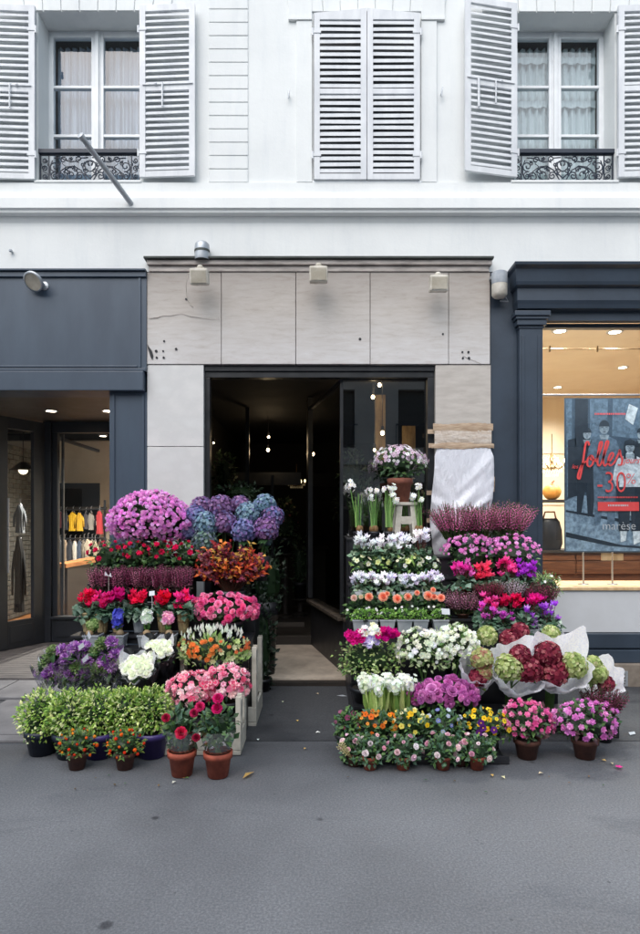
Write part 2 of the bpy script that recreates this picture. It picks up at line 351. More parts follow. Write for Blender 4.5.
# ================================================================== SETTING
def sheet(name, x0, x1, y0, y1, z, m):
    b = MB(); b.add([(x0, y0, z), (x1, y0, z), (x1, y1, z), (x0, y1, z)], [(0, 1, 2, 3)])
    return tag(b.build(name, m), kind='structure')
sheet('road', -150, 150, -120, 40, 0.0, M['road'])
sheet('pavement', -150, 150, -1.66, 0.30, 0.004, M['pavement'])
b = MB()
for x0, x1 in ((-9.0, -7.3), (-7.29, -5.4), (-5.39, -3.02), (-3.01, -2.0)):
    b.box(x0, x1, -0.62, 0.0, 0.006, 0.030)
    b.box(x0 + .2, x1 - .004, -1.55, -0.645, 0.005, 0.016)
tag(b.build('pavement_slabs', M['slab'], bevel=0.004), kind='structure')
b = MB(); b.box(-150, -1.95, -1.70, -1.585, 0.0, 0.022)
tag(b.build('kerb', M['slab'], bevel=0.006), kind='structure')

# ================================================================== WHITE APARTMENT BUILDING (upper floor)
bld = thing('apartment_building', 'white stucco apartment building with slatted shutters above the three shop fronts', 'building', (0, 0, 4.11))
def grid_wall(mb, x0, x1, z0, z1, y, ops, depth, mi=0):
    xs = sorted({x0, x1, *[o[0] for o in ops], *[o[1] for o in ops]}); zs = sorted({z0, z1, *[o[2] for o in ops], *[o[3] for o in ops]})
    for i in range(len(xs) - 1):
        for j in range(len(zs) - 1):
            cx = (xs[i] + xs[i + 1]) / 2; cz = (zs[j] + zs[j + 1]) / 2
            if any(o[0] < cx < o[1] and o[2] < cz < o[3] for o in ops): continue
            mb.add([(xs[i], y, zs[j]), (xs[i + 1], y, zs[j]), (xs[i + 1], y, zs[j + 1]), (xs[i], y, zs[j + 1])], [(0, 1, 2, 3)], mi)
    for (a, c, d, e) in ops:
        mb.add([(a, y, d), (a, y + depth, d), (a, y + depth, e), (a, y, e)], [(0, 1, 2, 3)], mi)
        mb.add([(c, y, d), (c, y, e), (c, y + depth, e), (c, y + depth, d)], [(0, 1, 2, 3)], mi)
        mb.add([(a, y, e), (a, y + depth, e), (c, y + depth, e), (c, y, e)], [(0, 1, 2, 3)], mi)
        mb.add([(a, y, d), (c, y, d), (c, y + depth, d), (a, y + depth, d)], [(0, 1, 2, 3)], mi)
OPL = (-2.82, -1.80, 5.0, 6.71); OPC = (-0.065, 0.995, 5.0, 6.70); OPR = (1.93, 2.95, 5.0, 6.70)
b = MB(); grid_wall(b, -7, 7, 4.112, 9.4, 0.0, [OPL, OPC, OPR], 0.30)
b.build('wall', M['stucco'], bld, True)
b = MB()          # shell behind, keeps daylight out of the rooms
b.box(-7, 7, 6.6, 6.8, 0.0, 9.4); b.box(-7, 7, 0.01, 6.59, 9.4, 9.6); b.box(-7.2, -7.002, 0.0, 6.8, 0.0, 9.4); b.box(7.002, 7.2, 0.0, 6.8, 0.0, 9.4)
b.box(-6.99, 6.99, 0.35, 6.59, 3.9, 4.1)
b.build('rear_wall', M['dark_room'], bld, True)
# string course: sill band, fascia with drip
b = MB()
prof = [(0.0, 5.00), (-0.035, 4.985), (-0.04, 4.885), (-0.075, 4.86), (-0.10, 4.80), (-0.105, 4.70), (-0.085, 4.685), (-0.08, 4.665), (-0.03, 4.655), (0.0, 4.60)]
n = len(prof)
xs = [-7 + 14 * i / 28 for i in range(29)]
vs = [(x, y, z) for x in xs for (y, z) in prof]
fs = [(i * n + k, (i + 1) * n + k, (i + 1) * n + k + 1, i * n + k + 1) for i in range(28) for k in range(n - 1)]
b.add(vs, fs)
b.build('string_course', M['stucco'], bld, True)
# rusticated strip of thin courses
for cx0, cx1 in ((-1.11, -0.72), (4.4, 4.8)):
    b = MB(); z = 5.006
    while z < 8.6:
        b.box(cx0, cx1, -0.012, 0.01, z, z + 0.124); z += 0.133
    b.build('rusticated_strip', M['stucco'], bld, True, bevel=0.004)
# voussoirs over every opening
for (a, c, d, e) in (OPL, OPC, OPR):
    b = MB(); cx = (a + c) / 2; k = 9; w = c - a + (0.5 if (a, c) == OPC[:2] else 0.62)
    for i in range(k):
        u0 = -w / 2 + w * i / k + 0.004; u1 = -w / 2 + w * (i + 1) / k - 0.004
        sp = 1.09
        z0 = e + (0.005 if abs(u0 + u1) / 2 < (c - a) / 2 else 0.005)
        b.hexa([(cx + u0, -0.014, z0), (cx + u1, -0.014, z0), (cx + u1, 0.006, z0), (cx + u0, 0.006, z0),
                (cx + u0 * sp, -0.014, e + 0.55), (cx + u1 * sp, -0.014, e + 0.55), (cx + u1 * sp, 0.006, e + 0.55), (cx + u0 * sp, 0.006, e + 0.55)])
    b.build('lintel', M['stucco'], bld, True, bevel=0.004)
# flat surround of the middle opening with its small ears
for s in (-1, 1):
    b = MB(); cx = 0.465
    b.box(cx + s * 0.545 if s > 0 else cx - 0.70, cx + 0.70 if s > 0 else cx - 0.545, -0.018, 0.004, 5.004, 6.61)
    x0, x1 = (cx + 0.545, cx + 0.78) if s > 0 else (cx - 0.78, cx - 0.545)
    b.box(x0, x1, -0.03, 0.004, 6.613, 6.64); b.box(x0, x1, -0.02, 0.004, 6.643, 7.2)
    b.build('window_surround', M['stucco'], bld, True, bevel=0.003)

def casement(op, curtain, scallop):
    a, c, d, e = op; y = 0.24
    fr = MB(); t = 0.022
    fr.box(a, a + t, y, y + .07, d, e); fr.box(c - t, c, y, y + .07, d, e); fr.box(a + t, c - t, y, y + .07, e - t, e); fr.box(a + t, c - t, y, y + .07, d, d + t)
    cx = (a + c) / 2
    fr.box(cx - .032, cx + .032, y - .012, y + .058, d + t, e - t); fr.box(cx - .018, cx + .018, y - .03, y - .0125, d + t, e - t)
    sash = []
    for (s0, s1) in ((a + t, cx - .032), (cx + .032, c - t)):
        fr.box(s0, s0 + .031, y - .008, y + .05, d + t, e - t); fr.box(s1 - .031, s1, y - .008, y + .05, d + t, e - t)
        fr.box(s0 + .031, s1 - .031, y - .008, y + .05, e - t - .05, e - t)
        fr.box(s0 + .031, s1 - .031, y - .008, y + .05, d + t, d + t + .05)
        zt = e - t - .05; z0 = d + t + .05; zz = [z0, d + 0.62, d + 1.127, zt]
        fr.box(s0 + .031, s1 - .031, y - .004, y + .045, zz[1] - .014, zz[1] + .014); fr.box(s0 + .031, s1 - .031, y - .004, y + .045, zz[2] - .014, zz[2] + .014)
        for k in range(3):
            sash.append((s0 + .031, s1 - .031, zz[k] + (.014 if k else 0), zz[k + 1] - (.014 if k < 2 else 0)))
    f = fr.build('window', M['white_paint'], bld, True, bevel=0.004)
    for (x0, x1, z0, z1) in sash:
        g = MB(); g.add([(x0, y + .022, z0), (x1, y + .022 + R.uniform(-.002, .002), z0), (x1, y + .022, z1), (x0, y + .022 + R.uniform(-.003, .003), z1)], [(0, 1, 2, 3)])
        g.build('pane', M['glass_window'], f, True)
    for (x0, x1) in ((a + t + .02, cx - .02), (cx + .02, c - t - .02)):
        g = MB(); nx = 60
        nz = 8; vs = []; fs = []
        ph = R.uniform(0, 6)
        for j in range(nz + 1):
            for i in range(nx + 1):
                u = i / nx; zz = e - .08 - (e - d - .12) * j / nz
                yy = y + .14 + .022 * math.sin(u * 38 + ph + .4 * math.sin(j * .7)) + .012 * math.sin(u * 71 + ph * 2)
                vs.append((x0 + (x1 - x0) * u, yy, zz))
        for j in range(nz):
            for i in range(nx):
                fs.append((j * (nx + 1) + i, j * (nx + 1) + i + 1, (j + 1) * (nx + 1) + i + 1, (j + 1) * (nx + 1) + i))
        g.add(vs, fs)
        if scallop:      # lace hems hanging across the sheer
            for zt in (e - .22, e - .68, d + .52):
                vs = []; fs = []
                for i in range(41):
                    u = i / 40
                    vs.append((x0 + (x1 - x0) * u, y + .10 + .008 * math.sin(u * 50), zt + .03)); vs.append((x0 + (x1 - x0) * u, y + .10, zt - .025 - .022 * abs(math.sin(u * PI * 3.5))))
                for i in range(40): fs.append((2 * i, 2 * i + 2, 2 * i + 3, 2 * i + 1))
                g.add(vs, fs)
        g.build('curtain', curtain, f, True, smooth=True)
    rm = MB(); rm.box(a - .3, c + .3, y + .5, y + .52, d - .2, e + .3)
    rm.build('room_back', M['dark_room'], f, True)
    return f
casement(OPL, M['curtain_l'], False)
casement(OPR, M['curtain_r'], True)

def spiral(cx, cz, r0, r1, a0, turns, n=14):
    return [(cx + (r0 + (r1 - r0) * i / n) * math.cos(a0 + turns * 2 * PI * i / n), 0, cz + (r0 + (r1 - r0) * i / n) * math.sin(a0 + turns * 2 * PI * i / n)) for i in range(n + 1)]
def railing(op):
    a, c, d, e = op; y = 0.03; z0 = d + .012; z1 = d + .325; cx = (a + c) / 2; hw = (c - a) / 2 - .01
    rl = MB(); r = .0062
    def T(pts, rr=r):
        for sgn in (-1, 1):
            rl.tube([(cx + sgn * p[0], y, z0 + p[2]) for p in pts], rr, 5)
    rl.box(cx - hw, cx + hw, y - .006, y + .006, z0, z0 + .012); rl.box(cx - hw, cx + hw, y - .006, y + .006, z1 - .035, z1 - .024)
    H = z1 - z0
    for s in (-1, 1):
        rl.box(cx + s * hw - .006, cx + s * hw + .006, y - .006, y + .006, z0, z1); rl.box(cx + s * (hw - .085) - .005, cx + s * (hw - .085) + .005, y - .006, y + .006, z0, z1)
    # heart in the middle, big acanthus C scrolls, small curls
    T(spiral(.0, .19, .07, .012, -PI / 2, .9)); T([(0, 0, .05), (.05, 0, .10), (.075, 0, .16), (.06, 0, .21), (.03, 0, .215), (.012, 0, .19)])
    T(spiral(.19, .085, .085, .012, PI * .1, 1.6, 20)); T(spiral(.105, .075, .045, .008, PI, -1.5, 14)); T(spiral(.30, .065, .05, .01, 0, 1.4, 14))
    T([(0.03, 0, .03), (.09, 0, .13), (.16, 0, .175), (.24, 0, .165), (.30, 0, .12), (.33, 0, .04)]); T([(.02, 0, .26), (.09, 0, .255), (.12, 0, .225), (.20, 0, .215), (.28, 0, .25), (.36, 0, .255)])
    T(spiral(.115, .245, .035, .008, -PI / 2, 1.3, 12)); T(spiral(.27, .235, .035, .008, PI, -1.3, 12)); T(spiral(.355, .17, .055, .01, -PI * .6, 1.4, 14))
    T([(.36, 0, .02), (.40, 0, .09), (.405, 0, .16), (.38, 0, .23)]); T(spiral(.455, .07, .028, .006, PI, 1.4, 12)); T(spiral(.455, .15, .03, .006, 0, 1.4, 12)); T(spiral(.455, .23, .028, .006, PI, 1.4, 12))
    T(spiral(.15, .14, .03, .006, 0, 1.4, 10)); T(spiral(.075, .19, .022, .005, PI, 1.3, 9)); T(spiral(.32, .20, .025, .005, 1, 1.4, 9)); T(spiral(.20, .245, .022, .005, 2, 1.4, 9)); T(spiral(.42, .03, .02, .005, 0, 1.3, 8)); T([(.40, 0, .02), (.43, 0, .10), (.47, 0, .12), (.49, 0, .20)], .004); T([(.22, 0, .02), (.26, 0, .10), (.245, 0, .17), (.28, 0, .2)], .004); T(spiral(.36, .075, .04, .008, PI * .5, -1.4, 12)); T(spiral(.045, .125, .028, .006, 0, 1.3, 10)); T(spiral(.235, .125, .03, .006, PI, 1.2, 10))
    for sx in (.055, .145, .21, .33, .42):        # leaf tips
        for sgn in (-1, 1):
            rl.ball((cx + sgn * sx, y, z0 + .03 + (sx * 7 % 1) * .17), (.014, .006, .02), 6, 4)
    o = rl.build('balcony_railing', M['iron'], bld, True)
    h = MB(); h.box(cx - hw - .012, cx + hw + .012, y - .028, y + .028, z1 - .022, z1 + .022)
    h.build('handrail', M['iron'], o, True, bevel=0.006)
railing(OPL); railing(OPR)

def shutter(hx, z0, w, h, ang, side, closed=False, arched=0.0, tilt=0.0, latch=False):
    """leaf hinged at hx; side=+1 extends to +x; ang lifts the free edge off the wall"""
    fr = MB(); sl = MB(); st = .058; th = .034; mid = h * .515
    def P(u, yy, z): 
        ca, sa = math.cos(ang), math.sin(ang)
        return (hx + side * (u * ca - yy * sa * 0), -0.025 - u * sa - yy, z0 + z + tilt * u)
    def bx(mb, u0, u1, y0, y1, a0, a1, a0b=None, a1b=None):
        a0b = a0 if a0b is None else a0b; a1b = a1 if a1b is None else a1b
        mb.hexa([P(u0, y0, a0), P(u1, y0, a0b), P(u1, y1, a0b), P(u0, y1, a0), P(u0, y0, a1), P(u1, y0, a1b), P(u1, y1, a1b), P(u0, y1, a1)])
    ar = arched
    bx(fr, 0, st, 0, th, 0, h - ar, 0, h - ar * .85); bx(fr, w - st, w, 0, th, 0, h - ar * .12, 0, h)
    bx(fr, st + .0005, w - st - .0005, 0.002, th - .002, 0, .055); bx(fr, st + .0005, w - st - .0005, 0.002, th - .002, mid - .025, mid + .025)
    bx(fr, st + .0005, w - st - .0005, 0.002, th - .002, h - ar - .06, h - ar * .85, h - ar - .06, h - ar * .12)
    for (a0, a1) in ((.055, mid - .025), (mid + .025, h - ar - .06)):
        k = round((a1 - a0) / .0632)
        for i in range(k):
            zc = a0 + (a1 - a0) * (i + .5) / k + R.uniform(-.0012, .0012); dr = R.uniform(-.004, .004)
            # tilted slat: outer edge lower
            y0, y1 = .004, th - .004; hh = .027 if closed else .016
            sl.hexa([P(st, y0, zc + .010), P(w - st, y0, zc + .010 + dr), P(w - st, y1, zc - .020 + dr), P(st, y1, zc - .020),
                     P(st, y0, zc + .010 + hh), P(w - st, y0, zc + .010 + hh + dr), P(w - st, y1, zc - .020 + hh + dr), P(st, y1, zc - .020 + hh)])
    o = fr.build('shutter', M['shutter_paint'], bld, True)
    sl.build('slats', M['shutter_paint'], o, True)
    for zz in (h * .14, h * .86):
        hw = MB()
        hw.hexa([P(-.02, th, zz - .012), P(.07, th, zz - .012), P(.07, th + .006, zz - .012), P(-.02, th + .006, zz - .012), P(-.02, th, zz + .012), P(.07, th, zz + .012), P(.07, th + .006, zz + .012), P(-.02, th + .006, zz + .012)])
        p = P(-.012, th, zz); hw.tube([(p[0], p[1], p[2] - .035), (p[0], p[1], p[2] + .035)], .011, 8)
        hw.build('hinge', M['shutter_paint'], o, True)
    if latch:
        lt = MB(); zm = mid + .012
        bx(lt, .03, w - .02, th + .002, th + .012, zm + .015, zm + .027)
        lt.tube([P(w * .42, th + .014, zm + .03), P(w * .42, th + .018, zm - .02), P(w * .42, th + .016, zm - .21)], .008, 6)
        if latch == 2: lt.tube([P(w * .75, th + .014, zm + .02), P(w * .75, th + .02, zm - .27)], .012, 6)
        lt.ball(P(w * .3, th + .012, zm + .02), .014, 6, 4)
        lt.build('latch_bar', M['shutter_paint'], o, True)
    return o
shutter(-1.79, 5.03, .555, 1.70, .05, 1, latch=True)           # left window, right leaf
shutter(-2.83, 5.01, .555, 1.72, .05, -1, latch=True)          # left window, left leaf
shutter(1.955, 5.03, .53, 1.72, .10, -1, tilt=.07, latch=2) # right window, left leaf
shutter(2.96, 5.03, .55, 1.70, .05, 1)
shutter(-0.06, 5.008, .522, 1.695, 0.0, 1, True, .05)          # middle pair, closed, slightly arched
shutter(0.99, 5.008, .522, 1.695, 0.0, -1, True, .05)
b = MB(); b.box(-.3, 1.3, .16, .18, 4.9, 6.9); b.build('inner_window', M['shut_window'], bld, True)
b = MB(); b.box(-.075, 1.01, -.035, .02, 4.985, 5.006); b.build('window_sill', M['white_paint'], bld, True, bevel=.003)
b = MB(); b.box(-2.84, -1.78, -.045, .06, 4.985, 5.008); b.build('window_sill', M['stucco'], bld, True, bevel=.004)
b = MB(); b.box(1.90, 2.97, -.045, .06, 4.985, 5.008); b.build('window_sill', M['stucco'], bld, True, bevel=.004)
for px, py in ((289, 97), (441, 95)):
    x, z = PX(px), PZ(py)
    b = MB(); b.tube([(x, .01, z), (x, -.05, z)], .006, 6); b.tube([(x - .004, -.05, z - .05), (x, -.052, z), (x + .008, -.05, z + .045)], [.005, .009, .006], 6)
    b.build('shutter_catch', M['zinc'], bld, True)
b = MB(); x, z = PX(12), PZ(252); b.tube([(x, .01, z), (x, -.03, z)], .012, 8); b.ball((x, -.03, z), .018, 8, 5); b.build('wall_bolt', M['zinc'], bld, True)

# flag pole
o = thing('flag_pole', 'bare pale grey pole jutting out from the white wall below the left window', 'flagpole', (PX(138), 0, PZ(213)))
p0 = V((0, 0.0, 0)); p1 = V((PX(83, -.7), -.7, PZ(139, -.7))) - V((PX(138), 0, PZ(213)))
b = MB(); b.tube([p0 + (p1 - p0) * t for t in (-0.02, .5, 1)], [.026, .026, .024], 12); b.build('pole', M['zinc'], o, smooth=False)
b = MB(); b.lathe([(.0, 0), (.03, 0), (.03, .04), (0, .045)], (0, 0, 0), 12)
cap = b.build('end_cap', M['zinc'], o); cap.location = p1; cap.rotation_mode = 'QUATERNION'; cap.rotation_quaternion = V((0, 0, 1)).rotation_difference((p1 - p0).normalized())
b = MB(); b.box(-.05, .05, -.02, .0, -.05, .05); b.build('wall_plate', M['zinc'], o, bevel=.004)

# ================================================================== LEFT CLOTHES SHOP
ls = thing('clothes_shop_front', 'dark blue grey clothes shop front with a recessed glazed entrance on the left', 'shop front', (-3.4, 0, 0))
def part(name, m, root, fn, bevel=0.0, smooth=False):
    b = MB(); fn(b); return b.build(name, m, root, True, bevel=bevel, smooth=smooth)
def f(b):
    b.box(-7, -1.722, -.05, .25, 3.10, 4.085)
part('fascia', M['blue_paint'], ls, f)
def f(b):
    b.box(-7, -1.722, -.075, -.051, 4.035, 4.085); b.box(-7, -1.722, -.085, -.051, 3.10, 3.13)
    b.box(-1.80, -1.775, -.062, -.051, 3.14, 4.03); b.box(-7, -1.81, -.066, -.051, 3.142, 3.16); b.box(-7, -1.722, -.10, .02, 4.088, 4.108)
part('fascia_moulding', M['blue_paint'], ls, f, bevel=.005)
def f(b):
    b.box(-7, -1.74, -.10, .25, 2.905, 3.097)
part('lower_fascia', M['blue_paint'], ls, f, bevel=.008)
def f(b):
    b.box(-2.10, -1.722, -.02, .30, .0, 2.903)
    b.box(-2.07, -2.045, -.032, -.021, .3, 2.88); b.box(-1.775, -1.75, -.032, -.021, .3, 2.88)
    b.box(-2.10, -1.722, -.05, -.021, .0, .28)
part('pilaster', M['blue_paint'], ls, f, bevel=.004)
def f(b):
    b.box(-7, -1.722, .252, 2.1, 2.93, 3.0)
part('soffit', M['brown_frame'], ls, f)
def f(b):
    x = -7.0
    while x < -2.0:
        b.box(x, x + .0, 0, 0, 0, 0) if False else None
        x += 1
    y = 0.02
    while y < 2.2:
        b.box(-7, -2.105, y, y + .085, .005, .045); y += .093
part('deck_floor', M['deck'], ls, f)
# side glazing running back at an angle
A0 = V((-3.59, 1.90, 0)); DR = V((-.29, -.58, 0)); nrm = V((-.58, .29, 0)).normalized()
def seg(b, t0, t1, z0, z1, th=.03, off=0):
    a = A0 + DR * t0 - nrm * off; c = A0 + DR * t1 - nrm * off
    b.hexa([(a.x - nrm.x * th, a.y - nrm.y * th, z0), (c.x - nrm.x * th, c.y - nrm.y * th, z0), (c.x + nrm.x * th, c.y + nrm.y * th, z0), (a.x + nrm.x * th, a.y + nrm.y * th, z0),
            (a.x - nrm.x * th, a.y - nrm.y * th, z1), (c.x - nrm.x * th, c.y - nrm.y * th, z1), (c.x + nrm.x * th, c.y + nrm.y * th, z1), (a.x + nrm.x * th, a.y + nrm.y * th, z1)])
def f(b):
    seg(b, -.05, .30, .05, 2.90); seg(b, .87, 1.10, .05, 2.90); seg(b, .3002, .8698, .05, .39); seg(b, .3002, .8698, 2.76, 2.90)
    seg(b, .34, .83, .12, .33, .036)
dr = part('glazed_door', M['frame_navy'], ls, f, bevel=.004)
def f(b):
    a = A0 + DR * .30; c = A0 + DR * .87
    b.add([(a.x, a.y, .39), (c.x, c.y, .39), (c.x, c.y, 2.76), (a.x, a.y, 2.76)], [(0, 1, 2, 3)])
part('pane', M['glass_shop'], dr, f)
def f(b):
    a = A0 + DR * .93 + nrm * -.09
    b.tube([(a.x, a.y, 1.0), (a.x, a.y, 1.9)], .014, 8)
part('handle', M['steel'], dr, f)
def f(b):
    seg(b, 1.12, 1.30, .05, 2.90); seg(b, 2.3, 3.2, .05, 2.90); seg(b, 1.3002, 2.2998, .05, .39); seg(b, 1.3002, 2.2998, 2.76, 2.90)
dr2 = part('glazed_door', M['frame_navy'], ls, f, bevel=.004)
def f(b):
    a = A0 + DR * 1.3; c = A0 + DR * 2.3
    b.add([(a.x, a.y, .39), (c.x, c.y, .39), (c.x, c.y, 2.76), (a.x, a.y, 2.76)], [(0, 1, 2, 3)])
part('pane', M['glass_shop'], dr2, f)
# back display window of the recess
def f(b):
    b.box(-3.60, -3.50, 1.86, 1.98, .05, 2.92); b.box(-3.498, -3.43, 1.90, 1.98, .39, 2.92)
    b.box(-3.498, -2.0, 1.89, 1.98, 2.78, 2.92); b.box(-2.12, -2.0, 1.9, 1.98, .39, 2.778)
    b.box(-3.498, -2.0, 1.88, 1.98, .05, .388)
    b.box(-3.44, -2.1, 1.865, 1.879, .12, .33); b.box(-3.498, -2.0, 1.83, 1.879, .352, .388)
dw = part('display_window', M['frame_navy'], ls, f, bevel=.004)
def f(b): b.add([(-3.43, 1.94, .388), (-2.12, 1.94, .388), (-2.12, 1.94, 2.78), (-3.43, 1.94, 2.78)], [(0, 1, 2, 3)])
part('pane', M['glass_shop'], dw, f)
part('mullion', M['black_frame'], dw, lambda b: (b.box(-3.40, -3.372, 1.955, 1.99, .39, 2.77)))
# interior shell
def f(b):
    b.box(-6.9, -1.75, 5.6, 5.7, .03, 3.4); b.box(-2.35, -2.28, 2.0, 5.6, .03, 3.4); b.box(-6.9, -6.8, .3, 5.6, .03, 3.4)
    b.box(-2.098, -2.0, .31, 1.95, .0, 2.9)
part('interior_wall', M['cream_wall'], ls, f)
part('interior_ceiling', M['dark_brown'], ls, lambda b: b.box(-6.9, -1.75, 2.0, 5.6, 3.3, 3.4))
part('interior_floor', M['wood_warm'], ls, lambda b: b.box(-6.9, -2.1, 1.99, 5.6, .01, .06))
def f(b):                       # white brick inner wall seen through the angled door
    z = .08; r = 0
    while z < 2.85:
        y = 2.1 + (.11 if r % 2 else 0)
        while y < 5.2:
            b.box(-4.95, -4.90, y, y + .205, z, z + .067); y += .215
        z += .077; r += 1
part('brick_pier', M['old_brick'], ls, f)
def f(b):
    for y in (2.5, 3.4, 4.3): b.box(-6.7, -2.36, y, y + .12, 3.0, 3.2)
    for x in (-4.2, -3.0): b.box(x, x + .05, 2.1, 5.5, 2.93, 2.98)
part('ceiling_beam', M['black_frame'], ls, f)
def lamp(px, py, z, root=None, r=.05, label='', power=12, name='ceiling_spotlight', grp=None, tilt=False, col=(1, .93, .82)):
    s = (HY - py) / (z - EYE); Y = F / s - CAMD; X = PX(px, Y)
    o = thing(name, label, 'spotlight', (X, Y, z), grp)
    b = MB(); b.lathe([(r, -.001), (r * 1.35, -.006), (r * 1.45, .0), (r * 1.45, .02)], n=18); b.build('rim', M['zinc'], o)
    b = MB(); b.lathe([(0, -.004), (r, -.004)], n=18); b.build('lens', M['spot_on'], o)
    ld = bpy.data.lights.new('spot_glow', 'SPOT'); ld.energy = power; ld.spot_size = 2.4; ld.spot_blend = .8; ld.color = col; ld.shadow_soft_size = .04
    lo = bpy.data.objects.new('spot_glow', ld); COL.objects.link(lo); lo.parent = o; lo.location = (0, 0, -.03)
    return o
lamp(51, 411, 2.93, label='lit ceiling spotlight nearest the glazed door of the clothes shop', power=20, r=.055)
lamp(108, 411, 2.93, label='lit ceiling spotlight beside the blue pilaster of the clothes shop', power=20, r=.055)
for px, py, lb in ((103, 436, 'topmost lit track spot inside the clothes shop, nearest the right wall'), (86, 458, 'lower left tilted track spot inside the clothes shop'), (97, 461, 'lower right track spot inside the clothes shop')):
    o = lamp(px, py, 2.85 if py > 440 else 2.90, label=lb, power=900, r=.045, name='track_spotlight')
# shelves and clothes
Yb = 4.6
o = thing('wall_shelf', 'dark wall shelf unit with folded clothes behind the hanging yellow top', 'shelf', (PX(78, Yb), Yb, .9))
part('back_panel', M['dark_room'], o, lambda b: b.box(PX(50, Yb), PX(93, Yb), Yb + .3, Yb + .34, .9, PZ(482, Yb)))
for pz in (508, 540):
    part('shelf', M['dark_brown'], o, lambda b: b.box(PX(50, Yb), PX(101, Yb), Yb, Yb + .298, PZ(pz, Yb) - .02, PZ(pz, Yb) + .02))
def f(b):
    for k in range(12):
        x = PX(52, Yb) + k * .06; z = PZ(508, Yb) - .30
        for q in range(R.randint(1, 3)):
            c = R.choice([rgb(60, 70, 90), rgb(200, 195, 185), rgb(120, 50, 50), rgb(50, 50, 55), rgb(170, 150, 110)])
            b.box(x, x + .055, Yb + .02, Yb + .25, z + q * .04, z + q * .04 + .036, 0, c)
part('folded_clothes', M['fabric'], o, f)
def garment(px, pyt, pyb, wpx, Y, c, label, c2=None):
    X, zt, zb, w = PX(px, Y), PZ(pyt, Y), PZ(pyb, Y), wpx / S(Y)
    o = thing('hanging_garment', label, 'garment', (X, Y, zb))
    c = tuple(x * .72 + .02 for x in c); b = MB(); h = zt - zb; nx = 13; nz = 9; vs = []; fs = []
    for sd in (-1, 1):
        base = len(vs)
        for j in range(nz + 1):
            v = j / nz
            hw = w / 2 * (1 - .72 * max(0, (v - .80) / .20) ** .8) * (1 - .12 * math.sin(PI * min(v / .8, 1)))
            for i in range(nx + 1):
                u = i / nx * 2 - 1
                vs.append((u * hw, sd * .05 * (1 - u * u) ** .5 + .012 * math.sin(u * 14 + j * .3), v * h))
        for j in range(nz):
            for i in range(nx):
                a = base + j * (nx + 1) + i; fs.append((a, a + 1, a + nx + 2, a + nx + 1))
    b.add(vs, fs, 0, c); b.build('cloth', M['fabric'], o, smooth=True)
    b = MB()
    for s in (-1, 1):
        b.tube([(s * w * .42, 0, h * .80), (s * w * .62, -.01, h * .55), (s * w * .64, -.01, h * .22)], [w * .12, w * .13, w * .10], 7, 0, c2 or c)
    b.build('sleeve', M['fabric'], o, smooth=True)
    b = MB(); b.tube([(-w * .2, 0, h * .97), (0, 0, h + .03), (w * .2, 0, h * .97)], .006, 5); b.tube([(0, 0, h + .03), (0, 0, h + .09), (.02, 0, h + .10)], .004, 5); b.build('hanger', M['steel'], o)
    return o
garment(73, 512, 531, 9, 4.45, rgb(228, 180, 30), 'yellow knitted top hanging in the clothes shop')
garment(79.5, 513, 531, 7, 4.40, rgb(216, 168, 40), 'yellow top with dark neckline hanging on the right of the yellow knit')
garment(99.5, 511, 534, 7, 4.3, rgb(150, 28, 36), 'red and dark jacket hanging by the cream wall', rgb(30, 26, 32))
garment(70, 541, 566, 8, 4.2, rgb(46, 48, 56), 'dark trousers hanging in the lower row of the clothes shop')
garment(88, 539, 564, 7, 4.15, rgb(176, 166, 148), 'beige jacket hanging in the lower row of the clothes shop')
garment(95, 541, 566, 6, 4.1, rgb(150, 140, 120), 'olive beige jacket nearest the cream wall in the lower row')
garment(80, 541, 566, 7, 4.2, rgb(72, 84, 104), 'slate blue garment hanging in the middle of the lower row')
garment(20, 505, 533, 9, 2.9, rgb(120, 126, 132), 'striped grey jacket seen through the glazed door')
garment(19, 536, 612, 10, 2.9, rgb(16, 17, 20), 'long black dress below the striped jacket behind the glazed door')
for k, (px, y0, y1, wq, c, lb) in enumerate(((61, 512, 528, 6, rgb(92, 40, 48), 'dark plum top at the left end of the upper clothes rail'), (66, 513, 530, 5, rgb(40, 44, 52), 'charcoal top left of the yellow knit on the upper rail'), (86, 513, 529, 5, rgb(70, 66, 70), 'grey top right of the yellow tops on the upper rail'), (91, 512, 530, 5, rgb(150, 144, 136), 'pale grey top between the grey top and the red jacket'),
        (60, 541, 563, 6, rgb(60, 62, 66), 'dark grey garment at the left end of the lower rail'), (65, 540, 562, 5, rgb(150, 130, 110), 'light brown garment second on the lower rail'), (75, 541, 566, 5, rgb(206, 200, 190), 'off white garment between the dark trousers and the slate blue one'), (84, 540, 563, 5, rgb(120, 112, 100), 'taupe garment between the slate blue and the beige one'), (92, 540, 562, 4, rgb(190, 180, 160), 'cream garment beside the beige jacket'), (100, 541, 565, 5, rgb(96, 60, 50), 'rust brown garment at the right end of the lower rail'))):
    garment(px, y0, y1, wq, 4.44 if y0 < 530 else 4.18, c, lb)
o = thing('clothes_rail', 'dark rail carrying the hanging clothes inside the clothes shop', 'clothes rail', (PX(80, 4.42), 4.42, .06))
part('rail_bar', M['black_frame'], o, lambda b: (b.tube([(PX(55, 4.42), 4.42, PZ(510.5, 4.42)), (PX(106, 4.3), 4.3, PZ(509, 4.3))], .012, 8), b.tube([(PX(55, 4.2), 4.2, PZ(539, 4.2)), (PX(104, 4.1), 4.1, PZ(538, 4.1))], .012, 8)))
part('upright', M['black_frame'], o, lambda b: [b.box(PX(px, 4.42), PX(px, 4.42) + .03, 4.40, 4.43, .06, PZ(500, 4.42)) for px in (55, 104)])
o = thing('bench_table', 'long low display bench with a pale wooden top inside the clothes shop', 'bench', (PX(70, 3.4), 3.2, .06))
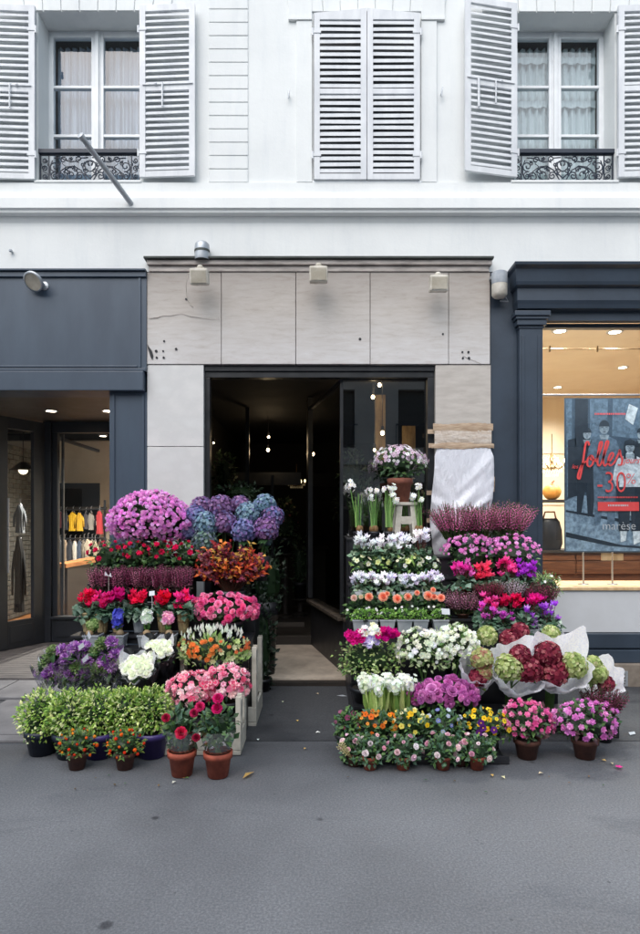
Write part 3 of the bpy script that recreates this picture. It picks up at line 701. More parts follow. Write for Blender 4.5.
part('bench_top', M['wood_warm'], o, lambda b: b.hexa([(PX(56, 2.9), 2.9, .95), (PX(70, 2.9), 2.75, .95), (PX(104, 4.0), 4.0, .98), (PX(90, 4.1), 4.1, .98), (PX(56, 2.9), 2.9, 1.01), (PX(70, 2.9), 2.75, 1.01), (PX(104, 4.0), 4.0, 1.04), (PX(90, 4.1), 4.1, 1.04)]))
part('bench_body', M['dark_brown'], o, lambda b: b.hexa([(PX(57, 2.9), 2.95, .062), (PX(70, 2.9), 2.8, .062), (PX(103, 4.0), 4.02, .062), (PX(90, 4.1), 4.1, .062), (PX(57, 2.9), 2.95, .948), (PX(70, 2.9), 2.8, .948), (PX(103, 4.0), 4.02, .978), (PX(90, 4.1), 4.1, .978)]))
o = thing('pendant_lamp', 'pale shaded pendant lamp seen through the glazed door', 'lamp', (PX(23, 3.4), 3.4, PZ(470, 3.4)))
b = MB(); b.lathe([(.05, .12), (.19, .0), (.185, -.012), (.04, .1)], n=20); b.build('lamp_shade', M['black_plastic'], o)
b = MB(); b.tube([(0, 0, .12), (0, 0, .75)], .006, 5); b.build('flex', M['black_plastic'], o)
b = MB(); b.ball((0, 0, .0), .07, 10, 6); b.build('bulb', emis('dim_bulb', (1, .85, .6), 3), o)
# spot lamp on the fascia
o = thing('fascia_lamp', 'round silver spotlight on the left blue fascia', 'spotlight', (PX(41, -.06), -.05, PZ(287)))
b = MB(); b.lathe([(0, .07), (.03, .07), (.05, .045), (.085, .02), (.10, 0), (.10, -.02), (.085, -.022)], n=22)
sh = b.build('housing', M['zinc'], o, smooth=True); sh.location = (-.03, -.10, .0); sh.rotation_euler = (-.85, .35, 0)
b = MB(); b.lathe([(0, -.012), (.085, -.018)], n=22); g = b.build('lens', M['lamp_glass'], o); g.location = sh.location; g.rotation_euler = sh.rotation_euler
b = MB(); b.tube([(.03, 0, -.01), (.03, -.07, 0), (-.01, -.12, .02)], .014, 8); b.ball((.03, -.005, -.01), (.045, .012, .045), 12, 6); b.build('bracket', M['zinc'], o)
# ================================================================== FLORIST: STONE PORTAL
ps = thing('stone_portal', 'pale travertine surround framing the dark florist entrance', 'shop front', (0, 0, 0))
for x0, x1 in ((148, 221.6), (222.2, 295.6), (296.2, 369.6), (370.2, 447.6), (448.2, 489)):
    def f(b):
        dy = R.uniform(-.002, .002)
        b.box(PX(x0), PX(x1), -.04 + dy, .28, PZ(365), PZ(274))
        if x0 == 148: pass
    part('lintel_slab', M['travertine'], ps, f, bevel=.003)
def f(b):
    b.box(PX(148), PX(204), -.03, .28, PZ(446.6), 3.172); b.box(PX(148), PX(204), -.03, .28, .0, PZ(447.2))
part('pier', M['pier_stone'], ps, f, bevel=.003)
part('pier', M['pier_beige'], ps, lambda b: b.box(PX(435), PX(490), -.03, .28, 0, 3.172), bevel=.003)
part('cap_moulding', M['cap'], ps, lambda b: (b.box(PX(150), PX(488), -.055, .1, 4.095, 4.15), b.box(PX(149), PX(490), -.085, .1, 4.152, 4.20)), bevel=.008)
part('cap_edge', M['cap_top'], ps, lambda b: b.box(PX(146.5), PX(491), -.115, .1, 4.202, 4.222), bevel=.003)
def f(b):
    for px, py in ((156, 351), (163, 351), (156.5, 357.5), (163.5, 357.5), (176, 349), (462.5, 352), (468.5, 352), (463, 358), (469, 358), (443, 334), (360, 339), (186, 299), (164, 341)):
        x, z = PX(px, -.045), PZ(py, -.045); rr = R.uniform(.009, .014)
        b.tube([(x, -.0462, z), (x, -.03, z)], rr, 8)
part('fixing_hole', M['black_frame'], ps, f)
def f(b):      # hairline crack and the broken corner
    pts = [(150, 320), (158, 319), (164, 317), (172, 317), (182, 315), (192, 318), (200, 319), (212, 321), (221, 320)]
    b.tube([(PX(a), -.0445, PZ(c)) for a, c in pts], [.002, .004, .0025, .003, .0015, .0025, .002, .0015, .001], 4)
    pts = [(462, 357), (468, 360), (474, 362), (480, 365)]
    b.tube([(PX(a), -.0435, PZ(c)) for a, c in pts], .002, 4)
part('crack', M['cap'], ps, f)
def f(b):
    poly = [(148.5, 345), (150, 348), (153, 352), (154.5, 357), (153.5, 361), (152, 359), (150.5, 354), (149, 350)]
    b.add([(PX(a), -.0455, PZ(c)) for a, c in poly], [tuple(range(len(poly)))[::-1]])
part('broken_corner', M['black_frame'], ps, f)
# black metal entrance frame
def f(b):
    b.box(PX(204.5), PX(434.5), .02, .12, PZ(377), 3.172); b.box(PX(204.5), PX(434.5), -.0, .018, PZ(371), 3.172)
    b.box(PX(204.5), PX(209.5), .02, .12, .062, PZ(377.3)); b.box(PX(428), PX(434.5), .02, .12, .062, PZ(377.3))
part('entrance_frame', M['black_frame'], ps, f, bevel=.003)

fl = thing('florist_shop', 'dark florist shop interior with an angled glass bay beside its open entrance', 'shop', (0, .3, 0))
part('floor', M['tile_beige'], fl, lambda b: b.box(-1.16, 1.14, -.06, 1.66, .0, .06), bevel=.004)
part('step', M['dark_brown'], fl, lambda b: (b.box(-1.7, 1.6, 1.662, 6.4, .0, .17), b.box(-1.16, 1.14, -.14, -.062, .0, .045)), bevel=.004)
def f(b):
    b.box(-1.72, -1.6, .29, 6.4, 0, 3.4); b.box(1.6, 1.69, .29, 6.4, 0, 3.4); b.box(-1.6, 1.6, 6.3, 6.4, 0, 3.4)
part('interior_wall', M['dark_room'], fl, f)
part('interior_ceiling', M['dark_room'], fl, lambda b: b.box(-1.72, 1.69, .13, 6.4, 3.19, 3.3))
P0 = V((.22, .12, 0)); P1 = V((-.13, 1.65, 0)); dd = (P1 - P0); nn = V((dd.y, -dd.x, 0)).normalized()
def bseg(b, t0, t1, z0, z1, th, off=0):
    a = P0 + dd * t0 + nn * off; c = P0 + dd * t1 + nn * off; q = nn * th
    b.hexa([(a.x - q.x, a.y - q.y, z0), (a.x + q.x, a.y + q.y, z0), (c.x + q.x, c.y + q.y, z0), (c.x - q.x, c.y - q.y, z0), (a.x - q.x, a.y - q.y, z1), (a.x + q.x, a.y + q.y, z1), (c.x + q.x, c.y + q.y, z1), (c.x - q.x, c.y - q.y, z1)])
bay = part('glass_bay', M['black_frame'], fl, lambda b: (b.box(.205, .235, .105, .135, .665, 3.17), b.box(.236, 1.08, .105, .135, 3.05, 3.10), bseg(b, .97, 1.03, .66, 3.18, .03), bseg(b, .02, .97, 3.02, 3.06, .02), bseg(b, .0, .02, .66, 3.18, .012)))
part('pane', M['glass_dark'], bay, lambda b: b.add([(.235, .12, .66), (1.08, .12, .66), (1.08, .12, 3.05), (.235, .12, 3.05)], [(0, 1, 2, 3)]))
part('pane', M['glass_dark'], bay, lambda b: (lambda a, c: b.add([(a.x, a.y, .66), (a.x, a.y, 3.02), (c.x, c.y, 3.02), (c.x, c.y, .66)], [(0, 1, 2, 3)]))(P0 + dd * .02, P0 + dd * .97))
part('stall_riser', M['black_plastic'], fl, lambda b: (bseg(b, .01, 1.02, .0605, .60, .03, .05), b.box(.24, 1.09, .10, .16, .0605, .60)), bevel=.004)
part('worn_ledge', surf('worn_ledge', rgb(88, 78, 66), rgb(34, 31, 30), 9, .7, .3, 40), fl, lambda b: (bseg(b, -.01, 1.0, .602, .64, .075, .03), b.box(.235, 1.09, .04, .16, .602, .64)), bevel=.006)
part('rail', M['dark_brown'], fl, lambda b: (b.box(-1.1, -.2, 1.68, 1.72, .28, .34)))
part('counter', M['dark_brown'], fl, lambda b: (b.box(-.9, .1, 4.4, 5.0, .172, 1.15), b.box(-.95, .15, 4.35, 5.05, 1.152, 1.19)), bevel=.01)
part('door_post', M['black_frame'], fl, lambda b: (b.box(-1.02, -.97, 2.3, 2.36, .172, 3.18), b.box(-1.55, -.3, 3.6, 3.66, 2.2, 2.4), b.box(-.72, -.68, 2.9, 2.95, .172, 2.3)))
def f(b):
    b.box(.655, .775, 1.15, 1.18, 2.35, 3.12); b.box(.95, 1.10, .95, .98, 2.28, 2.72)
part('gold_panel', M['gold_panel'], fl, f)
# bulbs
def bulb(px, py, Y, label, power=4.0, r=.028, ztop=3.19):
    x, z = PX(px, Y), PZ(py, Y)
    o = thing('hanging_bulb', label, 'light bulb', (x, Y, z))
    b = MB(); b.ball((0, 0, 0), (r, r, r * 1.15), 10, 7); b.build('glass_bulb', M['bulb_on'], o, smooth=True)
    b = MB(); b.lathe([(.012, r), (.018, r + .01), (.018, r + .05), (.006, r + .06)], n=10); b.build('socket', M['black_plastic'], o)
    b = MB(); b.tube([(0, 0, r + .06), (0, 0, max(ztop - z, r + .08))], .004, 5); b.build('flex', M['black_plastic'], o)
    ld = bpy.data.lights.new('bulb_glow', 'POINT'); ld.energy = power; ld.color = (1, .72, .42); ld.shadow_soft_size = .03
    lo = bpy.data.objects.new('bulb_glow', ld); COL.objects.link(lo); lo.parent = o; lo.location = (0, -.06, -r - .03)
bulb(268.5, 437, 3.3, 'upper glowing bulb deep inside the florist entrance', 1.2, .018)
bulb(268, 450, 3.0, 'lower starry glowing bulb deep inside the florist entrance', 1.6, .022)
bulb(213.5, 443, 2.5, 'small lit bulb at the left edge inside the florist entrance', .12, .011)
bulb(379.5, 385, .75, 'topmost lit bulb behind the florist glass bay', 1.17, .02)
bulb(373, 397, .85, 'second lit bulb from the top behind the florist glass bay', 0.90, .02)
bulb(382.5, 433, .75, 'third lit bulb from the top behind the florist glass bay', 1.08, .022)
bulb(374.5, 450, .85, 'lowest lit bulb behind the florist glass bay', 0.72, .015)
# chandelier, dim
def chandelier(x, Y, z, R0, label, mat, n=8, tiers=3, light=None):
    o = thing('chandelier', label, 'chandelier', (x, Y, z))
    b = MB(); b.tube([(0, 0, R0 * .9), (0, 0, R0 * 2.4)], .006, 5); b.lathe([(.01, R0), (.03, R0 * .6), (.015, R0 * .2), (.035, -.1 * R0), (.008, -.35 * R0)], n=10)
    for k in range(n):
        a = 2 * PI * k / n
        b.tube([(R0 * .05 * math.cos(a), R0 * .05 * math.sin(a), .1 * R0), (R0 * .5 * math.cos(a), R0 * .5 * math.sin(a), -.25 * R0), (R0 * .95 * math.cos(a), R0 * .95 * math.sin(a), .05 * R0), (R0 * math.cos(a), R0 * math.sin(a), .25 * R0)], .007, 5)
    b.build('frame', M['brass'], o)
    b = MB()
    for t in range(tiers):
        rr = R0 * (1 - .28 * t); zz = R0 * (.05 - .30 * t)
        for k in range(n * 3):
            a = 2 * PI * k / (n * 3) + t; h = .035 * R0 / .25
            x1, y1 = rr * math.cos(a), rr * math.sin(a)
            b.add([(x1, y1, zz), (x1 + h * .3, y1, zz - h), (x1, y1 + h * .3, zz - h), (x1 - h * .3, y1 - h * .2, zz - h), (x1, y1, zz - 2 * h)], [(0, 1, 2), (0, 2, 3), (0, 3, 1), (4, 2, 1), (4, 3, 2), (4, 1, 3)])
    for k in range(n * 5):
        a = R.uniform(0, 2 * PI); t = R.random(); rr = R0 * (.15 + .75 * t); zz = R0 * (.9 - .9 * t); h = .02
        x1, y1 = rr * math.cos(a), rr * math.sin(a)
        b.add([(x1, y1, zz), (x1 + h * .4, y1, zz - h), (x1 - h * .4, y1 + h * .3, zz - h), (x1, y1, zz - 2 * h)], [(0, 1, 2), (1, 3, 2), (0, 2, 3), (0, 3, 1)])
    b.build('crystals', mat, o)
    b = MB()
    for k in range(n):
        a = 2 * PI * k / n; b.ball((R0 * math.cos(a), R0 * math.sin(a), .36 * R0), (.016, .016, .03), 7, 5)
    b.build('candle_bulbs', M['bulb_on'] if light else M['crystal_on'], o)
    if light:
        ld = bpy.data.lights.new('chandelier_glow', 'POINT'); ld.energy = light; ld.color = (1, .78, .48); ld.shadow_soft_size = .15
        lo = bpy.data.objects.new('chandelier_glow', ld); COL.objects.link(lo); lo.parent = o; lo.location = (0, -R0 - .1, .1)
    return o
chandelier(PX(296.5, 4.2), 4.2, PZ(484, 4.2), .14, 'small dim crystal chandelier deep inside the florist shop', emis('dim_crystal', (1, .75, .4), .12), 6, 2)

# lamps on the cap
for px, py, lb, ti in ((199.5, 277, 'left floodlight above the florist entrance, with beige face and a loose cable', .25), (318.5, 275, 'middle floodlight above the florist entrance', .12), (438.5, 284, 'right floodlight above the florist entrance, hanging lowest', .12)):
    Y = -.26; o = thing('floodlight', lb, 'floodlight', (PX(px, Y), Y, PZ(py, Y)), rotz=.0)
    b = MB(); b.box(-.088, .088, -.055, .05, -.075, .075); h = b.build('housing', M['lamp_cream'], o, bevel=.018, smooth=False); h.rotation_euler = (ti, 0, 0)
    b = MB(); b.box(-.072, .072, -.0595, -.0555, -.06, .052); g = b.build('lens', M['lamp_glass'], o, bevel=.0015); g.rotation_euler = (ti, 0, 0)
    b = MB(); b.tube([(0, .02, .07), (0, .02, .105), (0, .13, .112)], .013, 8); b.box(-.045, .045, .0, .03, .078, .092)
    b.ball((.0, .02, .105), (.03, .02, .02), 8, 5)
    b.build('bracket', M['lamp_cream'], o)
    if px < 250:
        b = MB(); b.tube([(-.03, .05, .08), (-.12, .06, .06), (-.16, .14, -.02), (-.17, .215, -.12), (-.13, .216, -.19), (-.11, .217, -.21)], .0032, 5); b.build('cable', M['lamp_cream'], o, smooth=True)
o = thing('vent_pipe', 'short grey zinc pipe on the white wall above the left floodlight', 'pipe', (PX(202, -.09), -.085, PZ(258, -.09)))
b = MB(); b.lathe([(.070, -.02), (.074, 0), (.074, .10), (.070, .135), (.05, .155), (0, .16)], n=22); b.build('pipe', M['zinc'], o, smooth=True)
b = MB(); b.lathe([(.0765, .052), (.0765, .075)], n=22); b.build('band', M['cap_top'], o)
o = thing('alarm_box', 'white and grey cylindrical alarm siren between the portal cap and the right cornice', 'alarm', (PX(499.5, -.12), -.12, PZ(297, -.12)))
b = MB(); b.lathe([(0, -.01), (.055, -.005), (.075, .02), (.076, .12)], n=22); b.build('siren_body', M['lamp_cream'], o, smooth=True)
b = MB(); b.lathe([(.0765, .122), (.0765, .235), (.06, .245), (0, .247)], n=22); b.build('siren_grille', M['grey_plastic'], o, smooth=True)
b = MB(); b.box(-.08, .08, .03, .115, .19, .215); b.tube([(.06, .0, .0), (.10, .04, -.03), (.02, .05, -.02)], .008, 6); b.build('bracket', M['zinc'], o)

# plastic sheet and tape round the right pier
o = thing('plastic_sheet', 'crumpled milky plastic sheet taped around the right stone pier with brown tape', 'plastic sheet', (PX(462), -.08, 1.0))
def f(b):
    nx, nz = 44, 80; vs = []; fs = []
    CR = [(R.uniform(-1.2, 1.2), R.uniform(-1.5, 1.5), R.uniform(.2, .8), R.uniform(.012, .035), R.uniform(.06, .16)) for _ in range(26)]
    for j in range(nz + 1):
        v = j / nz; z = PZ(448) - v * 1.72
        lx = 432.5 + 2.4 * math.sin(v * 9 + 1) + (3 if .1 < v < .2 else 0) * 0; rx = 492.5 + 1.6 * math.sin(v * 11)
        if v < .05: lx += 3 * (1 - v / .05); rx -= 2.5 * (1 - v / .05)
        for i in range(nx + 1):
            u = i / nx
            yy = -.05 - .03 * math.sin(PI * u) ** .5
            for q_, (ka, kb, ph_, am, wd) in enumerate(CR):      # each a single long crease
                nl = math.hypot(1, ka); dd_ = abs((v * 2.6 - ph_ * 2.6) - ka * (u - .5)) / nl; fade = max(0, 1 - abs(u - (.5 + .4 * math.sin(q_ * 2.1))) * (1.1 + .5 * (q_ % 3)))
                yy -= am * fade * max(0, 1 - dd_ / wd) ** 1.3
            yy -= .0025 * R.random()
            vs.append((PX(lx + (rx - lx) * u, -.06), yy, z))
        # wrap back round the pier sides
    for j in range(nz):
        for i in range(nx):
            fs.append((j * (nx + 1) + i, j * (nx + 1) + i + 1, (j + 1) * (nx + 1) + i + 1, (j + 1) * (nx + 1) + i))
    b.add(vs, fs)
part('film', M['sheet'], o, f, smooth=True)
def band(b, py0, py1, x0, x1, seed):
    n = 30; vs = []; fs = []
    for i in range(n + 1):
        u = i / n; x = PX(x0 + (x1 - x0) * u, -.05)
        for k in range(4):
            v = k / 3
            vs.append((x, -.052 - .004 * math.sin(v * PI) - .004 * R.random() - (0.03 if py0 > 440 else 0) * math.sin(PI * u) ** .5, PZ(py0 + (py1 - py0) * v + .7 * math.sin(u * 7 + seed + k) + R.uniform(-.4, .4), -.05)))
    for i in range(n):
        for k in range(3): fs.append((i * 4 + k, (i + 1) * 4 + k, (i + 1) * 4 + k + 1, i * 4 + k + 1))
    b.add(vs, fs)
part('tape_band', M['tape'], o, lambda b: band(b, 423.5, 431, 433, 493, 0), smooth=True)
part('tape_band', M['tape'], o, lambda b: band(b, 443.5, 448.8, 431.5, 494, 2), smooth=True)
part('torn_wrapping', M['torn'], o, lambda b: band(b, 430.5, 444, 434.5, 491.5, 4))
def f(b):
    for py, x0, x1 in ((432, 427, 436), (446, 428, 436), (493, 426, 435), (520.5, 426, 435), (482, 489, 494), (487, 488, 493.5)):
        h = .022 if py < 470 or 490 < py else .05
        b.box(PX(x0), PX(x1), -.036, -.0345, PZ(py) - h, PZ(py) + h)
part('tape_strip', M['tape'], o, f)

# ================================================================== RIGHT SHOP
rs = thing('boutique_shop_front', 'dark blue boutique shop front with cornice and warm lit display window on the right', 'shop front', (3.6, 0, 0))
part('side_panel', M['blue_dark'], rs, lambda b: b.box(1.702, 1.968, -.01, .3, .30, 4.10))
def f(b):
    b.box(1.97, 2.20, -.08, .3, .52, 3.52); b.box(1.99, 2.02, -.088, -.081, .62, 3.45); b.box(2.15, 2.18, -.088, -.081, .62, 3.45)
part('pilaster', M['blue_dark'], rs, f, bevel=.006)
def f(b):
    for z0, z1, e in ((3.52, 3.545, .01), (3.547, 3.60, .03), (3.602, 3.63, .045), (3.632, 3.68, .06)):
        b.box(1.97 - e, 2.20 + e, -.08 - e, .3, z0, z1)
part('capital', M['blue_dark'], rs, f, bevel=.006)
def f(b):
    prof = [(.0, 3.60), (-.07, 3.602), (-.07, 3.69), (-.14, 3.70), (-.15, 3.735), (-.165, 3.77), (-.165, 3.885), (-.205, 3.905), (-.215, 3.935), (-.23, 4.05), (-.275, 4.075), (-.28, 4.10), (.0, 4.115)]
    xl = lambda y: 1.97 + min(0, (y + .07)) * .5
    n = len(prof); vs = []; fs = []
    xs = [None, 3, 4, 5, 6.9]
    for x in xs:
        for (y, z) in prof: vs.append((xl(y) if x is None else x, y, z))
    for i in range(4):
        for k in range(n - 1): fs.append((i * n + k, (i + 1) * n + k, (i + 1) * n + k + 1, i * n + k + 1))
    b.add(vs, fs)
    for k in range(n - 1):        # left return back to the wall
        (y0, z0), (y1, z1) = prof[k], prof[k + 1]
        b.add([(xl(y0), y0, z0), (xl(y1), y1, z1), (xl(y1), .0, z1), (xl(y0), .0, z0)], [(0, 1, 2, 3)])
part('cornice', M['blue_dark'], rs, f)
dw = part('display_window', M['blue_dark'], rs, lambda b: (b.box(2.202, 2.225, .02, .10, .955, 3.60), b.box(2.225, 6.8, .02, .10, 3.56, 3.60), b.box(5.4, 5.46, .02, .1, .955, 3.56)), bevel=.003)
part('pane', M['glass_shop'], dw, lambda b: b.add([(2.225, .06, .95), (5.4, .06, .95), (5.4, .06, 3.56), (2.225, .06, 3.56)], [(0, 1, 2, 3)]))
part('sill', M['wood_light'], rs, lambda b: b.box(2.202, 6.8, .0, .75, .925, .955), bevel=.004)
part('lower_panel', M['opal_panel'], rs, lambda b: b.box(2.202, 6.8, .02, .1, .505, .922))
part('base', M['blue_dark'], rs, lambda b: (b.box(1.97, 6.8, -.06, .3, .36, .50), b.box(1.97, 6.8, -.09, .3, .22, .345), b.box(1.97, 6.8, -.04, .3, .346, .359)), bevel=.006)
part('plinth', M['plinth'], rs, lambda b: b.box(1.702, 6.8, -.16, .3, .0, .218), bevel=.006)
def f(b):
    x0, x1, z0, z1, Y = PX(609, -.165), PX(627.5, -.165), PZ(686, -.165), PZ(671, -.165), -.165
    b.box(x0, x1, Y - .012, Y, z0, z0 + .018); b.box(x0, x1, Y - .012, Y, z1 - .018, z1); b.box(x0, x0 + .018, Y - .012, Y, z0 + .018, z1 - .018); b.box(x1 - .022, x1, Y - .012, Y, z0 + .018, z1 - .018)
    for k in range(4):
        z = z0 + .03 + k * .029; b.box(x0 + .018, x1 - .022, Y - .009, Y, z, z + .014)
part('vent_grille', M['zinc'], rs, f)
def f(b):
    b.box(2.0, 2.201, .31, 4.2, .4, 3.8); b.box(6.8, 6.9, .1, 4.2, .4, 3.8); b.box(2.0, 6.9, 4.1, 4.2, .4, 3.8)
    for z in (1.9, 2.75): b.box(2.2, 6.8, 4.085, 4.1, z, z + .012)
    b.box(2.95, 3.1, 3.9, 4.1, .4, 3.8)
part('interior_wall', M['tan_wall'], rs, f)
part('interior_ceiling', surf('warm_ceiling', (.70, .62, .48), (.64, .55, .42), 2, .7), rs, lambda b: b.box(2.0, 6.9, .1, 4.2, 3.66, 3.76))
part('interior_floor', M['wood_warm'], rs, lambda b: b.box(2.0, 6.9, .76, 4.2, .40, .45))
for px, py, r, lb, pw in ((560, 331, .06, 'larger lit ceiling spot on the left in the boutique window', 190), (615, 332, .06, 'larger lit ceiling spot on the right in the boutique window', 190), (545, 328, .03, 'small lit ceiling spot at the left edge of the boutique window', 40), (594, 328, .03, 'small lit ceiling spot between the two larger ones in the boutique window', 40)):
    lamp(px, py, 3.655, label=lb, power=pw, r=r, col=(1, .98, .93))
# deeper ceiling lights of the same room
for k, (x, y) in enumerate(((2.9, 2.2), (4.0, 2.0), (5.2, 1.2), (3.6, 3.2))):
    o = thing('ceiling_spotlight', 'lit ceiling spot further back inside the boutique', 'spotlight', (x, y, 3.655), 'boutique ceiling spots further back')
    b = MB(); b.lathe([(.05, -.001), (.07, -.006), (.075, 0)], n=16); b.build('rim', M['zinc'], o)
    b = MB(); b.lathe([(0, -.004), (.05, -.004)], n=16); b.build('lens', M['spot_on'], o)
    ld = bpy.data.lights.new('spot_glow', 'SPOT'); ld.energy = 230; ld.spot_size = 2.6; ld.spot_blend = .9; ld.color = (1, .98, .93); ld.shadow_soft_size = .05
    lo = bpy.data.objects.new('spot_glow', ld); COL.objects.link(lo); lo.parent = o; lo.location = (0, 0, -.03)
o = thing('hanging_rod', 'thin steel rod across the boutique window above the poster', 'rod', (2.9, .2, PZ(395, .2)))
b = MB(); b.tube([(-.68, 0, 0), (3.5, 0, 0)], .012, 8); b.build('rod', M['steel'], o)
o = thing('hanging_rod', 'thin upper curtain rod near the boutique ceiling', 'rod', (2.9, .3, PZ(349, .3)))
b = MB(); b.tube([(-.68, 0, 0), (3.5, 0, 0)], .006, 6); b.build('rod', M['brass'], o)
b = MB()
for k in range(7): b.box(-.5 + k * .5, -.485 + k * .5, -.01, .01, -.03, .03)
b.build('clip', M['brass'], o)
chandelier(PX(552, 1.2), 1.2, PZ(466, 1.2), .16, 'sparkling crystal chandelier glowing left of the poster', M['crystal_on'], 8, 3, 2.0)
# cabinet and decorations
Yc = 1.6
o = thing('drawer_cabinet', 'reddish brown wooden drawer cabinet at the bottom of the boutique window', 'cabinet', (3.3, Yc, .45))
part('carcass', M['wood_red'], o, lambda b: b.box(2.25, 5.2, Yc, Yc + .6, .45, PZ(553, Yc)), bevel=.008)
for z0, z1 in ((.96, 1.12), (1.13, PZ(553, Yc) - .02)):
    part('drawer', M['wood_red'], o, lambda b: [b.box(x, x + .93, Yc - .02, Yc - .001, z0, z1) for x in (2.27, 3.22, 4.17)], bevel=.006)
part('top', M['dark_brown'], o, lambda b: b.box(2.22, 5.25, Yc - .04, Yc + .63, PZ(553, Yc) + .001, PZ(553, Yc) + .035))
Yh = 1.7
o = thing('wall_rack', 'dark shelf board beneath the orange lantern in the boutique', 'shelf', (PX(548, Yh), Yh, PZ(500, Yh)))
b = MB(); b.box(-.2, 1.2, -.15, .15, -.03, 0); b.build('board', M['dark_brown'], o)
b = MB(); b.box(-.15, -.1, -.1, .1, PZ(553, Yh) + .04 - PZ(500, Yh), -.031); b.box(1.1, 1.15, -.1, .1, PZ(553, Yh) + .04 - PZ(500, Yh), -.031); b.build('support', M['dark_brown'], o)
o = thing('orange_lantern', 'round orange ribbed lantern on the dark shelf below the chandelier', 'lantern', (PX(550.5, Yh), Yh - .05, PZ(500, Yh) + .001))
b = MB()
n, m = 24, 12; vs = []; fs = []
for i in range(m + 1):
    th = PI * i / m
    for k in range(n):
        a = 2 * PI * k / n; q = 1 - .06 * abs(math.cos(a * 5))
        vs.append((.115 * q * math.sin(th) * math.cos(a), .115 * q * math.sin(th) * math.sin(a), .10 + .10 * math.cos(th) - .012 * (1 - math.sin(th))))
for i in range(m):
    for k in range(n): fs.append((i * n + k, (i + 1) * n + k, (i + 1) * n + (k + 1) % n, i * n + (k + 1) % n))
b.add(vs, fs); b.build('shell', surf('pumpkin', rgb(214, 160, 74), rgb(186, 126, 50), 8, .5), o, smooth=True)
b = MB(); b.tube([(0, 0, .19), (.012, 0, .225), (.03, 0, .24)], [.016, .012, .01], 7); b.build('stalk', M['wood_warm'], o)
b = MB()
for x in (): b.add([(x - .018, -.116, .10), (x + .018, -.116, .10), (x, -.112, .135)], [(0, 1, 2)])
b.lathe([(.03, .196), (.022, .204), (0, .206)], n=12); b.build('lid', M['wood_warm'], o)
o = thing('draped_bag', 'black bag standing on the cabinet below the orange lantern', 'bag', (PX(549, 1.75), 1.75, PZ(553, Yc) + .037))
def f(b):
    vs = []; fs = []; n = 20
    for j, (hw, z) in enumerate(((.15, 0), (.17, .08), (.16, .25), (.13, .36), (.10, .40))):
        for k in range(n):
            a = 2 * PI * k / n; q = 1 + .05 * math.sin(a * 4 + j)
            vs.append((hw * math.cos(a) * q, hw * .5 * math.sin(a) * q, z))
    for j in range(4):
        for k in range(n): fs.append((j * n + k, j * n + (k + 1) % n, (j + 1) * n + (k + 1) % n, (j + 1) * n + k))
    fs.append(tuple(range(4 * n, 5 * n)))
    b.add(vs, fs)
b = MB(); f(b); b.build('body', M['black_plastic'], o, smooth=True)
b = MB(); b.tube([(-.08, -.02, .40), (-.06, -.03, .48), (.06, -.03, .48), (.08, -.02, .40)], .012, 7); b.build('handle', M['wood_warm'], o, smooth=True)
# poster with its stands
Yp = .2
X0, X1, Z0, Z1 = PX(564.5, Yp), PX(564.5, Yp) + 1.12, PZ(552, Yp), PZ(398, Yp)
po = thing('window_poster', 'large blue grey photo poster with coral red sale lettering in the boutique window', 'poster', ((X0 + X1) / 2, Yp, Z0))
def tone(name, c, c2): return photo_tone(name, tuple(x * 1.7 for x in c), tuple(x * 1.2 for x in c2), 22)
part('sheet', tone('poster_dark', rgb(42, 60, 78), rgb(64, 84, 102)), po, lambda b: b.box(X0, X1, Yp, Yp + .004, Z0, Z1))
def pic(name, mat, polys, lay):
    def f(b):
        for q in polys:
            b.add([(PX(a, Yp), Yp - .0012 * lay, PZ(c, Yp)) for a, c in q], [tuple(range(len(q)))])
    return part(name, mat, po, f)
T1 = tone('poster_street', rgb(122, 146, 166), rgb(96, 120, 142)); T2 = tone('poster_mid', rgb(86, 108, 128), rgb(70, 92, 112)); T3 = tone('poster_black', rgb(24, 36, 48), rgb(36, 50, 64)); T4 = tone('poster_pale', rgb(196, 208, 216), rgb(168, 186, 198)); T6 = tone('poster_feature', rgb(74, 90, 104), rgb(60, 74, 88)); T5 = tone('poster_face', rgb(140, 156, 168), rgb(112, 130, 144))
pic('printed_street', T1, [[(565, 501), (580, 494), (600, 500), (640, 505), (672, 510), (672, 551), (566, 551)]], 1)
pic('printed_wall', T2, [[(590, 399), (608, 399), (607, 440), (590, 440)], [(613, 399), (640, 399), (650, 440), (612, 436)], [(566, 399), (572, 399), (572, 495), (567, 497)]], 1)
pic('printed_shadow', T3, [[(575, 399), (588, 399), (588, 470), (575, 470)], [(566, 510), (640, 522), (672, 524), (672, 526), (620, 522), (566, 512)], [(566, 532), (622, 545), (672, 548), (672, 551), (610, 546), (566, 537)], [(568, 440), (576, 438), (577, 496), (568, 498)]], 2)
